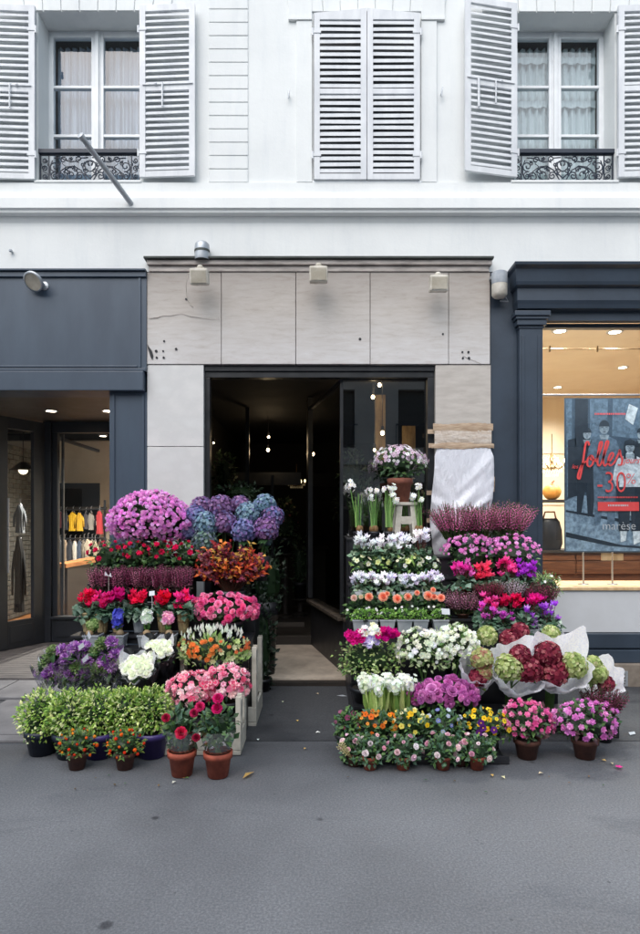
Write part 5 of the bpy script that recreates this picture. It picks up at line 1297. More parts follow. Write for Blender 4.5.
# cyclamen row in pale sleeves
for px, cf, cols, sl, lb in ((87, 599, [RED_F, rgb(226, 30, 84)], 'gold_sleeve', 'bright red cyclamen in a gold sleeve at the left end of the row'),
        (103, 600, [MAG2, rgb(222, 50, 130)], 'gold_sleeve', 'rose pink cyclamen in a gold sleeve, second in its row'),
        (118, 597, [MAG, rgb(190, 20, 116)], 'gold_sleeve', 'magenta cyclamen behind the blue hyacinth'),
        (139, 598, [RED_F, rgb(232, 36, 90)], 'grey_plastic', 'red cyclamen in a pale grey pot in the middle of the row'),
        (163, 598, [RED_F, rgb(224, 20, 60)], 'gold_sleeve', 'scarlet cyclamen with a white price card'),
        (183, 598, [MAG2, rgb(236, 40, 110)], 'gold_sleeve', 'hot pink cyclamen at the right end of the row beside the pink roses')):
    s = cyclamen(lb, px, cf, 610, -1.15, 17, 23, .70, cols, 22, M[sl], .046, .13, .028, hf=9)
    b = MB(); b.lathe([(.036, .012), (.052, .135), (.060, .165), (.055, .172)], n=16); b.build('sleeve', M[sl], s.o)
    if px == 163:
        b = MB(); b.add([(-.10, -.06, .31), (-.055, -.062, .315), (-.058, -.055, .352), (-.102, -.052, .347)], [(0, 1, 2, 3)]); b.tube([(-.08, -.055, .31), (-.075, -.05, .16)], .002, 4); b.build('price_card', M['tag_white'], s.o)
o = thing('price_card', 'small white butterfly shaped card stuck in the dusky heathers', 'card', (PX(108.5, -1.06), -1.06, .93))
b = MB(); z = PZ(576, -1.06) - .93; b.add([(0, 0, z), (-.025, -.01, z + .04), (-.03, -.01, z + .005), (.02, -.012, z + .03), (.03, -.01, z - .01)], [(0, 1, 2), (0, 4, 3)]); b.build('card', M['tag_white'], o)
b = MB(); b.tube([(0, .001, z + .005), (0, .004, 0)], .002, 4); b.build('stick', M['white_plastic'], o)
# hyacinths in square grey pots
def hyacinth(label, px, Y, z, cols, cy, hh, n=1):
    s = Spot('hyacinth', label, 'potted flower', px, cy, Y, 12, hh, z); ph = .10
    square_pot(s.o, .062, ph, M['grey_plastic'])
    b = MB()
    for k in range(n): b.ball((R.uniform(-.025, .025), R.uniform(-.025, .01), ph + .01), (.03, .03, .028), 9, 6, 0, jit(rgb(150, 130, 100)))
    for k in range(9):
        a = R.uniform(0, 6.28); leaf(b, V((0, 0, ph)), V((math.cos(a) * .25, math.sin(a) * .25 - .05, 1)).normalized(), V((math.cos(a), math.sin(a), .2)).normalized(), .13, .03, jit(rgb(98, 140, 76)), .25, .1)
    stem(b, (0, 0, ph), s.c, .007); b.build('foliage', M['leaf'], s.o)
    b = MB()
    for u in fib(34, -.95):
        p = s.c + V((u.x * s.rx * .55, u.y * s.rx * .55, u.z * s.rz)); p += V((u.x, u.y, 0)) * R.uniform(0, .016) + rv() * .006; floret(b, p, (u + V((0, 0, -.1)) + rv() * .4).normalized(), .030, 6, jit(R.choice(cols), .15), .1)
    b.build('flower_spike', M['petal'], s.o)
hyacinth('blue hyacinth in a square grey pot below the magenta cyclamen', 118, -1.35, .63, [rgb(84, 92, 200), rgb(112, 112, 220), rgb(70, 76, 176)], 619, 20)
hyacinth('white hyacinth in a square grey pot above the white bouquet', 147, -1.35, .63, [WHITE, rgb(214, 226, 208)], 617, 15)
hyacinth('pale pink hyacinth in a square grey pot above the white bouquet', 168, -1.35, .63, [PALEP, rgb(226, 150, 196)], 619, 13)
hyacinth('budding green hyacinth in a square grey pot at the left end of its row', 93, -1.35, .63, [rgb(170, 190, 130), rgb(130, 160, 96)], 625, 9)
# ornamental kale in clear film
KP = [rgb(196, 142, 210), rgb(176, 112, 194), rgb(226, 192, 230), rgb(156, 94, 174)]; KG = [rgb(146, 170, 110), rgb(176, 194, 144), rgb(112, 142, 92)]
def kale(label, px, cy, Y, w, h, z, ng):
    s = Spot('kale_bouquet', label, 'bouquet', px, cy, Y, w, h, z)
    b = MB(); foliage(b, s.c - V((0, 0, .05)), (s.rx * .9, s.rx * .7, s.rz * .9), 120, .08, .045, [G_DARK, rgb(84, 62, 96)], -.8); b.build('foliage', M['leaf'], s.o)
    hs = [(R.uniform(-.55, .55), R.uniform(-.8, -.1), R.uniform(-.5, .6)) for k in range(5)]
    for k, (hx, hy, hz) in enumerate([(-.55, -.5, .1), (.0, -.7, -.25), (.55, -.5, .05), (-.2, -.3, .55), (.3, -.3, .6), (-.35, -.7, -.55), (.35, -.7, -.5)]):
        c = s.c + V((hx * s.rx, hy * s.rx * .6, hz * s.rz)); b = MB(); ax = V((hx * .5, -.7, .7)).normalized(); rr = s.rx * .36
        green = k in ng
        for j, u in enumerate(fib(80, -.1)):
            t, v_ = basis(ax); d = t * u.x + v_ * u.y + ax * u.z; q = 1 - u.z
            cc = jit(R.choice(KG if (green or q > .92) else KP), .22, .06)
            leaf(b, c + d * rr * .45, (d + rv() * .35).normalized(), (ax + rv() * .5).normalized(), rr * .75, rr * .4, cc, .4, -.2)
        b.build('rosette', M['petal'], s.o)
    wrap(s.o, (0, 0, .0), (0, -.18, 1), .07, s.rx * 1.12, s.H - s.rz * .3, M['film'], ((60, .14, 50), (140, .12, 45), (220, .10, 45), (320, .12, 45)), 'clear_wrap', seed=px)
    b = MB()  # opaque white flaps stand in for highlights on the film's folded edges
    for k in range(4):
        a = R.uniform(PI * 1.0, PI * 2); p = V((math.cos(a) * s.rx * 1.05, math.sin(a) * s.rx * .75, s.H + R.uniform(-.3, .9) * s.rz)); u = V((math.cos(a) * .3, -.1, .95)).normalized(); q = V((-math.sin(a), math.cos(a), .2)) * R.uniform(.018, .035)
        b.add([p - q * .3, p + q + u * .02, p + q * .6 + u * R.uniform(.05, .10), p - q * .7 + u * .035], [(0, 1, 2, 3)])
    b.build('fold_highlight', M['tag_white'], s.o)
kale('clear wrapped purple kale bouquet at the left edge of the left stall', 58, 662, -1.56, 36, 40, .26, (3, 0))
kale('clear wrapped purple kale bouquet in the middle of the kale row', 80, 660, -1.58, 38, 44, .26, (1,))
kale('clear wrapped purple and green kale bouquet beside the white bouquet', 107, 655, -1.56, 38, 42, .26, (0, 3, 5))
# white blooms in dark paper
def white_bouquet(label, px, cy, Y, w, h, z, n):
    s = Spot('white_bouquet', label, 'bouquet', px, cy, Y, w, h, z); ax = V((0, -.62, .78)).normalized(); t, u = basis(ax)
    n = int(n * 2.2)
    for k in range(n):
        a = 2.4 * k; q = math.sqrt((k + .3) / n) * .9; c = s.c + (t * math.cos(a) * s.rx * q + u * math.sin(a) * s.rx * .85 * q) + ax * (.03 * (1 - q * q) + R.uniform(-.006, .008))
        b = MB(); rose(b, c, (ax + rv() * .3).normalized(), s.rx * .29, rgb(248, 248, 242), rgb(242, 246, 230), ((7, 1.0, .25), (7, .85, .55), (6, .65, .8), (5, .42, .95), (4, .22, 1.0))); b.build('bloom', M['petal'], s.o)
    b = MB(); foliage(b, s.c - ax * .07, (s.rx * .8, s.rx * .8, s.rx * .5), 40, .06, .04, [G_PALE, G_MID], -.9, core=False); b.build('foliage', M['leaf'], s.o)
    L = s.H - .04; wrap(s.o, s.c - ax * .30, ax, .05, s.rx * 1.18, .30, M['dark_paper'], ((60, .07, 50), (130, .08, 50), (235, .03, 50), (310, .03, 50)), 'dark_wrap', seed=1.2, flare=.02)
    wrap(s.o, s.c - ax * .22, ax, .05, s.rx * 1.0, .21, M['paper'], ((35, .12, 32), (90, .06, 40), (150, .13, 32)), 'tissue', seed=.4 + px, flare=.02)
    b = MB(); b.tube([s.c - ax * .30, (0, 0.0, 0)], [.05, .035], 8); b.build('stems', M['leaf'], s.o)
white_bouquet('white bouquet in dark paper at the front, beside the purple kale', 138, 668, -1.66, 33, 32, .26, 9)
white_bouquet('white bouquet in dark paper set further back, beside the orange bunch', 158, 651, -1.52, 30, 28, .26, 8)
# variegated evergreens at the front
EV = [rgb(164, 190, 92), rgb(128, 164, 72), rgb(206, 216, 146), rgb(98, 134, 58), rgb(146, 178, 80), rgb(84, 120, 50), rgb(216, 222, 170)]
for px, cy, w, h, Y, m, lb in ((42, 713, 48, 46, -1.90, 'navy_plastic', 'variegated evergreen in a navy pot at the left end of the front row'), (70, 712, 44, 46, -1.96, 'navy_plastic', 'variegated evergreen behind the left orange fruited pot'), (99, 711, 44, 46, -1.96, 'purple_plastic', 'variegated evergreen between the two orange fruited pots'), (126, 709, 42, 44, -1.95, 'navy_plastic', 'variegated evergreen behind the right orange fruited pot'), (152, 707, 40, 40, -1.95, 'purple_plastic', 'variegated evergreen in a purple pot beside the potted roses')):
    bush('variegated_evergreen', lb, 'potted plant', px, cy, Y, w, h, .004, EV, 1000, .030, .016, M[m], .112, .17, depth=.85, group='variegated evergreens in the left stall')
for px, lb in ((77, 'left pot of orange fruited pepper plant in front of the evergreens'), (125, 'right pot of orange fruited pepper plant in front of the evergreens')):
    bush('fruiting_pepper', lb, 'potted plant', px, 744, -2.17, 38, 30, .004, [G_DARK, G_MID, rgb(112, 132, 60)], 210, .035, .016, M['terracotta_dark'], .066, .105, [rgb(232, 104, 36), rgb(214, 60, 30), rgb(236, 150, 50)], 30, 'berry', .0098, zmin=-.75, indiv='fruit', lift=.98, group='fruiting peppers')
# right half of the left stall
def autumn():
    s = Spot('autumn_branches', 'bunch of orange, red and burgundy autumn branches under the hydrangeas', 'cut foliage', 231, 571, -.86, 78, 66, .86)
    pot(s.o, .13, .16, M['black_plastic'], name='bucket', rim=False)
    cols = [rgb(196, 92, 40), rgb(214, 128, 52), rgb(150, 40, 46), rgb(106, 34, 52), rgb(176, 60, 40), rgb(190, 150, 70), rgb(128, 58, 78), rgb(92, 40, 48)]
    b = MB(); w = MB()
    for k in range(78):
        u = rv(); u.z = abs(u.z) * .95 - .2; u.y = -abs(u.y) * .8 + .2; tip = s.c + V((u.x * s.rx, u.y * .24, u.z * s.rz * 1.2 + .02)) * R.uniform(.8, 1.05); p0 = V((u.x * .05, 0, .14)); c = R.choice(cols)
        mid = (p0 + tip) / 2 + V((0, 0, .04)); w.tube([p0, mid, tip], [.005, .004, .002], 4, 0, rgb(70, 50, 40), False)
        for q in range(13):
            t = .42 + .6 * q / 12; x = (mid * (1 - (t - .5) * 2) + tip * ((t - .5) * 2)) if t > .5 else (p0 * (1 - t * 2) + mid * (t * 2)); d = (rv() + (tip - mid).normalized() * .8).normalized()
            leaf(b, x, d, (rv() * .6 + V((0, -.6, .6))).normalized(), R.uniform(.04, .06), R.uniform(.022, .034), jit(c if R.random() < .7 else R.choice(cols), .22, .08), .1, .2)
    w.build('branches', M['leaf'], s.o); b.build('leaves', M['leaf'], s.o)
autumn()
bush('rose_bunch', 'dense bunch of bright pink roses below the autumn branches', 'cut flowers', 224, 610, -1.02, 64, 30, .66, [G_DARK, G_MID], 90, .05, .03, M['black_plastic'], .15, .12, [rgb(240, 124, 178), rgb(234, 96, 160), rgb(246, 166, 200)], 190, 'rose', .024, zmin=-.45, depth=.7)
def snow_orange():
    s = Spot('mixed_bunch', 'bunch of white tipped stems with orange and green blooms in the pale crate', 'cut flowers', 214, 648, -1.36, 70, 38, .42); pot(s.o, .16, .14, M['black_plastic'], name='bucket', rim=False)
    b = MB(); foliage(b, s.c - V((0, 0, .04)), (s.rx, s.rx * .75, s.rz), 260, .05, .022, [G_LITE, G_PALE, G_MID, rgb(150, 180, 110)], -.6, up=.9); b.build('foliage', M['leaf'], s.o)
    w = MB(); g = MB(); oo = MB()
    for p, u in dome_pos(s.c, (s.rx, s.rx * .75, s.rz), 190, -.5, 1.02):
        q = p - s.c
        if u.z > .5 and u.y > -.75: leaf(w, p, V((u.x * .3, -.1, 1)).normalized(), V((u.x, -1, .2)).normalized(), .055, .024, jit(rgb(226, 236, 224)), .3, .1)
        elif q.x < s.rx * .25 and q.x > -s.rx * .65 and q.z > -s.rz * .35: pom(oo, p, (u + rv() * .3).normalized(), .024, jit(rgb(232, 152, 84), .15, .06))
        elif q.z > -.02 and R.random() < .5: pom(oo, p, u, .020, jit(rgb(226, 140, 96), .15, .06))
        else: floret(g, p, (u + rv() * .4).normalized(), .026, 6, jit(R.choice([rgb(176, 200, 128), rgb(206, 218, 170)])), .6)
    w.build('white_tips', M['petal'], s.o); oo.build('orange_flowers', M['petal'], s.o); g.build('green_flowers', M['petal'], s.o)
snow_orange()
for px, cy, w, h, lb, Y in ((192, 690, 48, 34, 'left bunch of pink and white carnations above the potted roses', -1.70), (226, 684, 46, 36, 'right bunch of pink and white carnations beside the white crate', -1.66)):
    bush('carnation_bunch', lb, 'cut flowers', px, cy, Y, w, h, .20, [G_DARK, G_MID, G_BLUE], 60, .05, .02, M['black_plastic'], .10, .10, [rgb(240, 190, 206), rgb(236, 150, 180), rgb(246, 222, 226), rgb(228, 100, 140), rgb(242, 204, 210)], 105, 'ruff', .030, zmin=-.5, depth=.75)
def rosepot(label, px, Y, zt_py, w, roses):
    s = Spot('potted_rose', label, 'potted flower', px, 728, Y, w, 46, .004); pot(s.o, .087, .155, M['terracotta'])
    b = MB(); foliage(b, s.c, (s.rx, s.rx * .85, s.rz), 170, .05, .034, [G_DARK, G_BLUE, G_MID, rgb(96, 124, 96)], -.9)
    tops = []
    for (x, y, r, c) in roses:
        Yr = Y - .09; p = V((PX(x, Yr) - s.X, -.09, PZ(y, Yr) - .004)); stem(b, (p.x * .3, -.02, .2), p, .004); tops.append((p, r / S(Yr), c))
    b.build('foliage', M['leaf'], s.o)
    for p, r, c in tops:
        b = MB(); rose(b, p, (V((p.x, -.8, .6)) + rv() * .2).normalized(), r, c, tuple(q * .8 for q in c)); b.build('bloom', M['petal'], s.o)
    b = MB(); b.lathe([(.075, .15), (.10, .22), (.115, .30)], n=18); b.build('clear_sleeve', M['film'], s.o)
rosepot('potted rose with red blooms in a terracotta pot, left of the pair', 182, -2.27, 700, 34, [(181, 733, 5.5, rgb(214, 40, 84)), (166, 718, 4, rgb(176, 30, 70)), (194, 713, 4, rgb(180, 40, 90)), (196, 738, 3.8, rgb(150, 26, 60))])
rosepot('potted rose with magenta blooms in a terracotta pot, right of the pair', 218, -2.29, 700, 36, [(218, 699, 5, rgb(214, 40, 120)), (217, 709, 5, rgb(206, 30, 110)), (200, 707, 4.6, rgb(204, 48, 110))])
# cream plastic crates standing along the aisle
def crate(label, x0, x1, y0, y1, z, h):
    o = thing('plastic_crate', label, 'crate', ((x0 + x1) / 2, (y0 + y1) / 2, z)); hx, hy = (x1 - x0) / 2, (y1 - y0) / 2; w = .035
    b = MB(); b.box(-hx, hx, -hy, hy, 0, .03)
    b.box(-hx, hx, -hy, -hy + .02, .031, .15); b.box(-hx, hx, hy - .02, hy, .031, .15); b.box(-hx, -hx + .02, -hy + .021, hy - .021, .031, .15); b.box(hx - .02, hx, -hy + .021, hy - .021, .031, .15)
    b.build('base_tray', M['white_plastic'], o, bevel=.006)
    for sx in (-1, 1):
        for sy in (-1, 1):
            b = MB(); cx, cy = sx * (hx - .018), sy * (hy - .055)
            b.box(cx - .018, cx + .018, cy - .055, cy - .028, .151, h); b.box(cx - .018, cx + .018, cy + .028, cy + .055, .151, h)
            for zz in (.151, .151 + (h - .151) * .42, h - .09): b.box(cx - .0175, cx + .0175, cy - .0279, cy + .0279, zz, zz + .06)
            b.build('corner_post', M['white_plastic'], o, bevel=.004)
    return o
crate('cream plastic flower crate with tall corner posts along the aisle of the left stall', -1.10, -.50, -1.34, -.80, .004, .62)
crate('lower cream plastic crate with open corner posts beside the right potted rose', -1.10, -.545, -1.95, -1.62, .004, .40)
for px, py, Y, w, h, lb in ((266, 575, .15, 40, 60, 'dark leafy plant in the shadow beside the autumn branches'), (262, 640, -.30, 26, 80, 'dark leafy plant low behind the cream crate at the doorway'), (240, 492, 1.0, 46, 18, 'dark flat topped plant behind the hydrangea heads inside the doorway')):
    z = max(.062, PZ(py + h / 2, Y) - .15) if Y > -.1 else .004
    if Y == 1.0:
        s = bush('dim_plant', lb, 'potted plant', px, py, Y, w, h, z, [rgb(60, 80, 62), rgb(44, 62, 48)], 160, .06, .03, M['black_plastic'], .10, depth=.6)
        o = thing('plant_pedestal', 'black pedestal under the flat topped plant inside the doorway', 'pedestal', (s.X, Y, .062)); b = MB(); b.lathe([(.14, 0), (.14, .03), (.05, .06), (.05, z - .062 - .05), (.13, z - .062 - .02), (.13, z - .064), (0, z - .064)], n=16); b.build('column', M['black_plastic'], o)
    elif Y > 0: 
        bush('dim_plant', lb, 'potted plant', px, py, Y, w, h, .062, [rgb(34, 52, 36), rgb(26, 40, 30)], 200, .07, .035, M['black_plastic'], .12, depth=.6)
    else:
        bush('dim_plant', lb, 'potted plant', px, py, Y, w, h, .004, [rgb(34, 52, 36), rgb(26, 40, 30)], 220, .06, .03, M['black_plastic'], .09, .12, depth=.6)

# stock standing in the gloom of the shop
for px, cy, Y, w, h, lb in ((224, 470, 2.6, 26, 34, 'tall dim plant on the left deep inside the florist'), (248, 505, 2.2, 30, 30, 'dim round plant behind the hydrangeas inside the florist'), (285, 520, 3.2, 26, 40, 'dim plant in the middle depth of the florist near the counter'), (300, 560, 3.4, 18, 50, 'dim narrow plant beside the angled glass bay'), (352, 470, 1.4, 26, 40, 'dim plant behind the angled pane of the glass bay'), (366, 500, 1.2, 30, 36, 'dim plant behind the paperwhites inside the glass bay'), (408, 500, .9, 34, 44, 'dim leafy plant behind the cream stool inside the glass bay')):
    zb = PZ(cy + h / 2, Y) - .2
    o = thing('pedestal', 'slim pedestal under the ' + lb, 'pedestal', (PX(px, Y), Y, .172)); b = MB(); b.lathe([(.12, 0), (.12, .03), (.04, .06), (.04, zb - .172 - .05), (.12, zb - .172 - .02), (.12, zb - .174), (0, zb - .174)], n=14); b.build('column', M['dark_brown'], o)
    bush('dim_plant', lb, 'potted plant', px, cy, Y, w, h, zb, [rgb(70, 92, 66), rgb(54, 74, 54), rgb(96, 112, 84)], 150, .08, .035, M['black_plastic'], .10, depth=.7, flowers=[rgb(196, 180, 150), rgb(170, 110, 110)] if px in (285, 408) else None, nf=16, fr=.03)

# ================================================================== RIGHT STALL, LEFT COLUMN
o = thing('wooden_stool', 'cream painted small stool holding up the white chrysanthemum pot', 'stool', (PX(405, -.24), -.24, 1.46))
def f(b):
    zt = PZ(502.5, -.24) - 1.46
    for sx in (-1, 1):
        for sy in (-1, 1):
            b.hexa([(sx * .092 - .03, sy * .09 - .02, 0), (sx * .092 + .03, sy * .09 - .02, 0), (sx * .092 + .03, sy * .09 + .02, 0), (sx * .092 - .03, sy * .09 + .02, 0), (sx * .062 - .026, sy * .08 - .02, zt - .03), (sx * .062 + .026, sy * .08 - .02, zt - .03), (sx * .062 + .026, sy * .08 + .02, zt - .03), (sx * .062 - .026, sy * .08 + .02, zt - .03)])
    return zt
b = MB(); zt = f(b); b.build('leg', M['white_plastic'], o, bevel=.004)
b = MB(); b.box(-.05, .05, -.105, -.08, zt * .38, zt * .60); b.build('crossbar', M['white_plastic'], o, bevel=.004)
b = MB(); b.box(-.10, .10, -.115, .115, zt - .029, zt); b.build('seat', M['white_plastic'], o, bevel=.006)
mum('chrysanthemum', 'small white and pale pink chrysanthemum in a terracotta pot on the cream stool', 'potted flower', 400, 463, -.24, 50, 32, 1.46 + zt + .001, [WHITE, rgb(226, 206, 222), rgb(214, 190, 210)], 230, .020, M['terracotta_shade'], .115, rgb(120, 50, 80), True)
def narcissus(label, px, Y, z, n, heads):
    o = thing('paperwhite_narcissus', label, 'potted flower', (PX(px, Y), Y, z))
    pot(o, .055, .06, M['black_plastic'], rim=False)
    b = MB()
    for k in range(3): b.ball((R.uniform(-.025, .025), R.uniform(-.03, .01), .085), (.024, .024, .034), 9, 6, 0, jit(rgb(130, 100, 66)))
    b.build('bulb', M['leaf'], o)
    b = MB()
    for k in range(n):
        a = R.uniform(0, 6.28); q = R.random(); p = V((R.uniform(-.03, .03), R.uniform(-.03, .02), .10)); L = R.uniform(.22, .36); d = V((math.cos(a) * .16 * q + (.0 if heads[0][0] >= px else .0), math.sin(a) * .14 * q, 1)).normalized(); s = V((math.sin(a), -math.cos(a), 0)) * .0065
        pts = [p, p + d * L * .5, p + d * L + V((math.cos(a), math.sin(a), 0)) * .02]; vs = []
        for i, x in enumerate(pts): vs += [x - s * (1 - .35 * i), x + s * (1 - .35 * i)]
        b.add(vs, [(0, 1, 3, 2), (2, 3, 5, 4)], 0, jit(rgb(108, 150, 84) if R.random() < .7 else rgb(140, 176, 104)))
    tops = []
    for (hx, hy, hr) in heads:
        t = V((PX(hx, Y - .03) - o.location.x, -.03, PZ(hy, Y - .03) - z)); stem(b, (t.x * .2, -.01, .10), t, .004, jit(rgb(120, 160, 90))); tops.append((t, hr / S(Y)))
    b.build('leaves', M['leaf'], o)
    for t, r in tops:
        b = MB()
        for u in fib(max(4, int(r * 150)), -.5):
            u = (u + V((0, -.35, 0)) + rv() * .5).normalized(); floret(b, t + u * r * R.uniform(.5, 1.0), (u + V((0, -.5, 0)) + rv() * .4).normalized(), R.uniform(.021, .029), 6, jit(WHITE, .05), R.uniform(-.15, .25), rgb(236, 222, 150), .85)
        b.build('flower_head', M['petal'], o)
narcissus('leftmost clump of paperwhite narcissus, leaning left with one big head', 358.5, -.36, 1.46, 16, [(350, 487, 6.5)])
narcissus('second clump of paperwhite narcissus from the left', 374, -.36, 1.46, 20, [(369, 490, 4), (371, 498, 3.5), (376, 491, 3)])
narcissus('clump of paperwhite narcissus directly left of the cream stool', 389, -.38, 1.46, 22, [(385, 489, 4), (393, 489, 5), (393, 495, 4), (396, 501, 4)])
narcissus('clump of paperwhite narcissus directly behind the legs of the cream stool', 405, -.12, 1.46, 12, [(408, 494, 3.5), (412, 497, 4)])
narcissus('rightmost clump of paperwhite narcissus beside the taped pier', 419, -.36, 1.46, 16, [(419, 487, 4), (414, 497, 4), (421, 500, 2.5)])
WL = [rgb(78, 106, 84), rgb(112, 140, 116), rgb(54, 82, 60), rgb(140, 162, 132)]
for k, (px, cf) in enumerate(((364, 541), (385, 541), (403, 542), (421, 538))):
    cyclamen(['white cyclamen at the left end of the upper white row', 'white cyclamen second from the left in the upper white row', 'white cyclamen third from the left in the upper white row', 'white cyclamen at the right end of the upper white row'][k], px, cf, 553, -.52, 17, 24, 1.05, [WHITE, rgb(238, 236, 244)], 20, M['black_plastic'], .06, .10, .030, WL)
for k, (px, c) in enumerate(((362, [rgb(226, 232, 190), CREAM]), (381, [rgb(214, 226, 150), rgb(226, 232, 176)]), (400, [WHITE, CREAM]), (414, [rgb(226, 232, 200), rgb(218, 228, 160)]), (428, [WHITE, rgb(226, 232, 220)]))):
    bush('primrose', ['pale cream primrose at the left end below the white cyclamens', 'yellow green primrose below the white cyclamens', 'white primrose in the middle below the white cyclamens', 'cream and yellow primrose below the white cyclamens', 'white primrose at the right end below the white cyclamens'][k], 'potted flower', px, 566, -.60, 21, 20, 1.05, [G_MID, G_DARK, G_BLUE, G_LITE], 70, .055, .03, M['black_plastic'], .05, .05, c, 12, 'floret', .026, rgb(220, 200, 90), zmin=.1)
for k, px in enumerate((364, 386, 408, 430)):
    z0 = .90
    s = cyclamen(['mini white cyclamen in a white sleeve at the left end of the lower white row', 'mini white cyclamen in a white sleeve, second in the lower white row', 'mini white cyclamen in a white sleeve, third in the lower white row', 'mini white cyclamen in a white sleeve at the right end of the lower white row'][k], px, 579, 587, -.78, 20, 20, z0, [WHITE, rgb(240, 238, 246), rgb(228, 222, 240)], 30, M['grey_plastic'], .055, .12, .024, WL, hf=8)
    b = MB(); zt_ = PZ(576, -.70) - z0
    b.add([(-.085, .05, .05), (.085, .05, .05), (.085, .06, zt_ + .02), (-.085, .06, zt_ + .02), (-.075, -.06, .05), (-.075, -.075, zt_ - .12), (.075, -.075, zt_ - .12), (.075, -.06, .05)], [(0, 1, 2, 3), (0, 4, 5, 3), (1, 2, 6, 7), (4, 7, 6, 5)]); b.build('sleeve', M['tag_white'], s.o)
for k, (px, nr) in enumerate(((358, 0), (373, 1), (392, 2), (411, 2), (432, 3))):
    s = bush('begonia', ['dark leaved pot with a pale bud at the left end of the peach begonia row', 'peach begonia second from the left in its row', 'salmon begonia in the middle of its row', 'coral begonia left of the right end of its row', 'peach begonia with several blooms at the right end of its row'][k], 'potted flower', px, 607, -.95, 24, 22, .78, [G_DARK, rgb(40, 62, 42), G_MID], 120, .05, .034, M['black_plastic'], .05, .04)
    for (x, y, r) in [[(354, 598, 3.5), (361, 597, 2.5)], [(369, 597, 4.5)], [(383, 597, 5), (387, 594, 3)], [(397, 599, 4.8), (408, 597, 4.2), (417, 593, 3)], [(428, 596, 5), (434, 597, 3.5), (433, 590, 3), (441, 598, 4.2)]][k]:
        Yr = -1.05; b = MB(); rose(b, V((PX(x, Yr) - s.X, Yr - s.Y, PZ(y, Yr) - s.z)), (V((R.uniform(-.2, .2), -1, .35))).normalized(), r * .86 / S(Yr), jit(rgb(240, 176, 152) if k else rgb(226, 206, 186), .08, .06), rgb(234, 144, 116) if k else None); b.build('bloom', M['petal'], s.o)
    b = MB()
    for q in range(7):
        x = R.uniform(-.1, .1); floret(b, V((x, -.105, PZ(R.uniform(606, 616), -1.05) - s.z)), V((0, -1, .3)), .012, 5, jit(WHITE), .1)
    b.build('small_flowers', M['petal'], s.o)
for k, px in enumerate((360, 370, 387, 404, 420, 440)):
    bush('cress_pot', ['leftmost square grey seedling pot below the peach begonias', 'second square seedling pot from the left below the peach begonias', 'third square seedling pot from the left below the peach begonias', 'fourth square seedling pot from the left below the peach begonias', 'fifth square seedling pot from the left below the peach begonias', 'rightmost square seedling pot, beneath the white price card'][k], 'potted plant', px, 615, -1.12, 17, 11, .71, [rgb(104, 150, 62), rgb(132, 174, 84), rgb(84, 126, 52)], 190, .022, .014, M['grey_plastic'], .062, .105, potkind='square', depth=.85, group='green seedling pots in the right stall')
o = thing('price_card', 'white price card standing above the right seedling pots', 'card', (PX(444, -1.13), -1.155, .80)); b = MB(); z = PZ(611, -1.16) - .80; b.add([(-.03, -.045, z - .02), (.035, -.045, z - .025), (.033, -.038, z + .022), (-.032, -.038, z + .027)], [(0, 1, 2, 3)]); b.build('card', M['tag_white'], o); b = MB(); b.tube([(0, -.036, z), (0, .0, .0)], .0025, 4); b.build('stick', M['white_plastic'], o)
# cut flower buckets
s = bush('mixed_bunch', 'green bouquet topped with magenta, lilac and white cyclamen blooms at the aisle', 'cut flowers', 369, 655, -1.40, 68, 38, .22, [rgb(150, 172, 104), rgb(118, 146, 80), rgb(182, 196, 140), G_MID], 420, .034, .022, M['black_plastic'], .15, .12, depth=.7)
for x, y, w, c, n in ((356, 637, 22, [MAG, rgb(220, 40, 160)], 30), (387, 634, 22, [rgb(196, 10, 140), MAG], 32), (370, 631, 20, [WHITE, CREAM], 22), (368, 641, 18, [rgb(206, 194, 230), WHITE, rgb(190, 170, 220)], 24)):
    b = MB(); k = S(-1.5)
    for q in range(n):
        a = R.uniform(0, 6.28); t = math.sqrt(R.random()); p = V((PX(x, -1.5) - s.X + math.cos(a) * t * w / 2 / k, -.10 + R.uniform(-.05, .05), PZ(y, -1.5) - s.z + math.sin(a) * t * 5.5 / k)); nn_ = (V((0, -.7, .7)) + rv() * .4).normalized(); floret(b, p, nn_, .030, 6, jit(R.choice(c), .1), .5); floret(b, p, nn_, .022, 5, jit(R.choice(c), .1), 1.0)
    b.build('flower_cluster', M['petal'], s.o)
for px, cy, w, h, lb in ((424, 649, 58, 40, 'left bucket of white lisianthus above the lilac roses'), (456, 645, 44, 38, 'right bucket of white lisianthus beside the paper wrapped hydrangeas')):
    s = bush('lisianthus_bunch', lb, 'cut flowers', px, cy, -1.40, w, h, .22, [rgb(150, 170, 120), G_MID, rgb(186, 200, 158)], 190, .045, .024, M['black_plastic'], .13, .14, [WHITE, rgb(232, 236, 224), rgb(222, 228, 206)], 120, 'ruff', .026, zmin=-.5, depth=.75)
